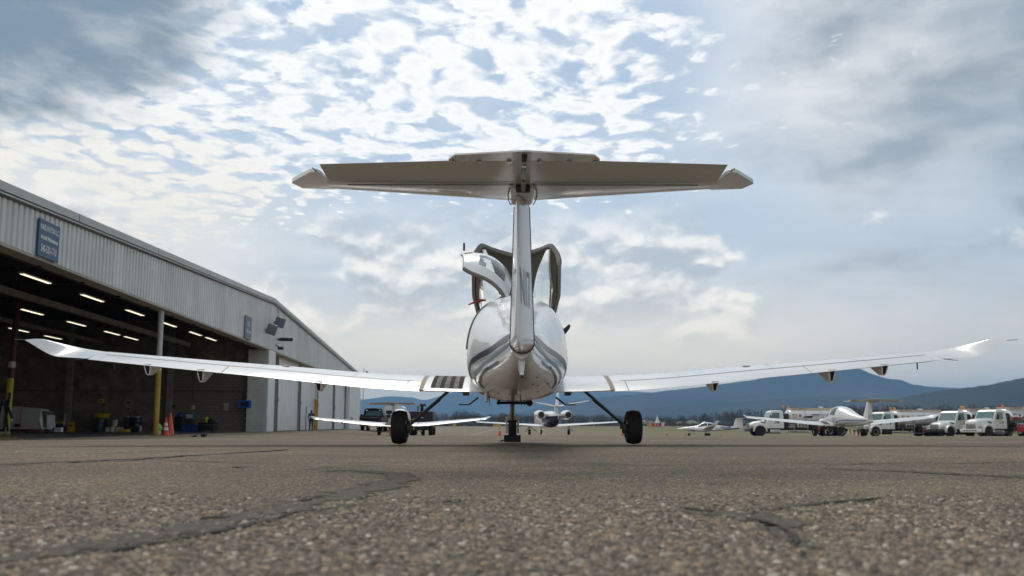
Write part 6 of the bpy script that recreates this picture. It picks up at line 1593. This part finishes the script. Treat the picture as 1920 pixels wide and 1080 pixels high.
# dark scraps on the apron before the bay
for x_, lb, pl in ((368, "small dark wedge lying on the apron before the bay", [(-.10, 0), (.10, 0), (.09, .10), (.0, .04)]), (387, "small black block lying on the apron before the bay", [(-.09, 0), (.09, 0), (.09, .11), (-.09, .12)])):
    X = px_at(x_, 31.5); T = thing("wheel_block", lb, "block", (X, 31.5, gz(X, 31.5))); part("body", BLACK, T, lambda b: b.prism(pl, 1, -.08, .08), smooth=False); part("grip", DARKSTEEL, T, lambda b: b.tube([(-.04, -.085, .03), (.04, -.085, .03)], .008, 5))
# dry grass tuft on the left and faded floor line
def tuft():
    b = MB(); r = random.Random(3); c = on_z(12, 822, -.1); c = Vector((px_at(10, 22.0), 22.0, gz(px_at(10, 22.0), 22.0)))
    for k in range(420):
        a = Vector((c.x + r.gauss(-.15, .42), c.y + r.gauss(0, .2), c.z - .01)); h = r.uniform(.06, .24) * math.exp(-abs(a.x - c.x) * .7); d = Vector((r.uniform(-.10, .10), r.uniform(-.08, .08), h)); s = Vector((.006, 0, 0))
        b.add([a - s, a + s, a + d], [(0, 1, 2)])
    o = b.build("dry_grass", mat("dry_straw_grass", (.34, .25, .11), .9, var=.3, vscale=9), None, fix=False); tag(o, "dry straw coloured grass at the left edge of the apron", "grass", kind='stuff')
tuft()
LINE = mat("faded_orange_line_paint", (.30, .17, .07), .8, var=.4, vscale=4)
def pline(x, w, y0, y1, m, nm="painted_line"):
    n = 30; ys = np.linspace(y0, y1, n); g = [[hw(x - w, q, 0), hw(x + w, q, 0)] for q in ys]
    b = MB(); b.sheet([[(p.x, p.y, max(gz(p.x, p.y), HZ0) + .006) for p in row] for row in g]); b.build(nm, m, apron)
pline(1.2, .10, -34, -4, LINE)
pline(2.4, .35, -36, 32, mat("tar_strip", (.05, .045, .04), .8, var=.3, vscale=2), "tar_strip")
def tline(pts, w, m):
    b = MB(); L = []; 
    for i, (x, y) in enumerate(pts): L.append([(x - w, y, gz(x - w, y) + .012), (x + w, y, gz(x + w, y) + .012)])
    b.sheet(L); b.build("painted_line", m, apron)
YL = mat("taxi_line_yellow", (.42, .30, .07), .8, var=.3)
tline([(-6 + .01 * k, 60 + k * 3.0) for k in range(60)], .12, YL)
tline([(4 + .06 * k, 86 + k * 3.0) for k in range(40)], .12, YL)
# taxiway guidance signs
def taxi_sign(px_, Y, w, m1, m2, label):
    X = px_at(px_, Y); T = thing("taxiway_sign", label, "sign", (X, Y, gz(X, Y)), 0, "taxiway signs")
    part("panel", m1, T, lambda b: b.bevbox((0, 0, .75), (w, .2, .8), .03)); 
    if m2: part("panel", m2, T, lambda b: b.bevbox((-w * .5 - w * .35, 0, .75), (w * .7, .2, .8), .03))
    for s in (-.4, .4): part("leg", DARKSTEEL, T, lambda b: b.tube([(s * w, 0, 0), (s * w, 0, .4)], .04, 6))
taxi_sign(932, 330, 3.2, YELLOW, BLACK, "yellow and black taxiway sign left of the nose gear")
taxi_sign(853, 345, 1.4, YELLOW, None, "small yellow taxiway sign above the far airplane's wing")
T = thing("navigation_marker", "white pyramid marker on a red and yellow base in the field", "marker", (px_at(1231, 320), 320, gz(px_at(1231, 320), 320)))
part("pyramid", OFFWHITE, T, lambda b: b.lathe([(1.1, 1.7), (.9, 2.0), (.06, 4.6), (.02, 4.7)], (0, 0, 0), 'Z', 6)); part("base_panel", REDLENS, T, lambda b: b.bevbox((-.3, 0, .95), (3.6, .4, 1.1), .03)); part("side_panel", YELLOW, T, lambda b: b.bevbox((-3.0, 0, .95), (1.7, .4, 1.1), .03)); part("white_panel", OFFWHITE, T, lambda b: b.bevbox((2.1, 0, 1.1), (1.1, .4, 1.3), .03))
for x in (-.85, .25): part("white_mark", SIGNWHITE, T, lambda b: b.box((x, -.205, .95), (.7, .02, .28)))
for x in (-3.0, -.3, 2.1): part("leg", DARKSTEEL, T, lambda b: b.tube([(x, 0, 0), (x, 0, .45)], .05, 6))
# red and white barrier before the fuel trucks
X = px_at(1598, 78); T = thing("barrier", "striped red and white barrier under the blue-striped airplane's tail", "barrier", (X, 78, gz(X, 78)))
for k in range(7): part("slat", RED if k % 2 else REFL, T, lambda b: b.box((-.6 + k * .18, 0, .52 - k * .04), (.06, .03, .46)))
part("rail", YELLOW, T, lambda b: b.tube([(-.75, 0, .78), (.65, 0, .58)], .03, 6)); part("foot", DARKSTEEL, T, lambda b: b.tube([(-.8, -.2, .03), (-.8, .2, .03)], .03, 6))
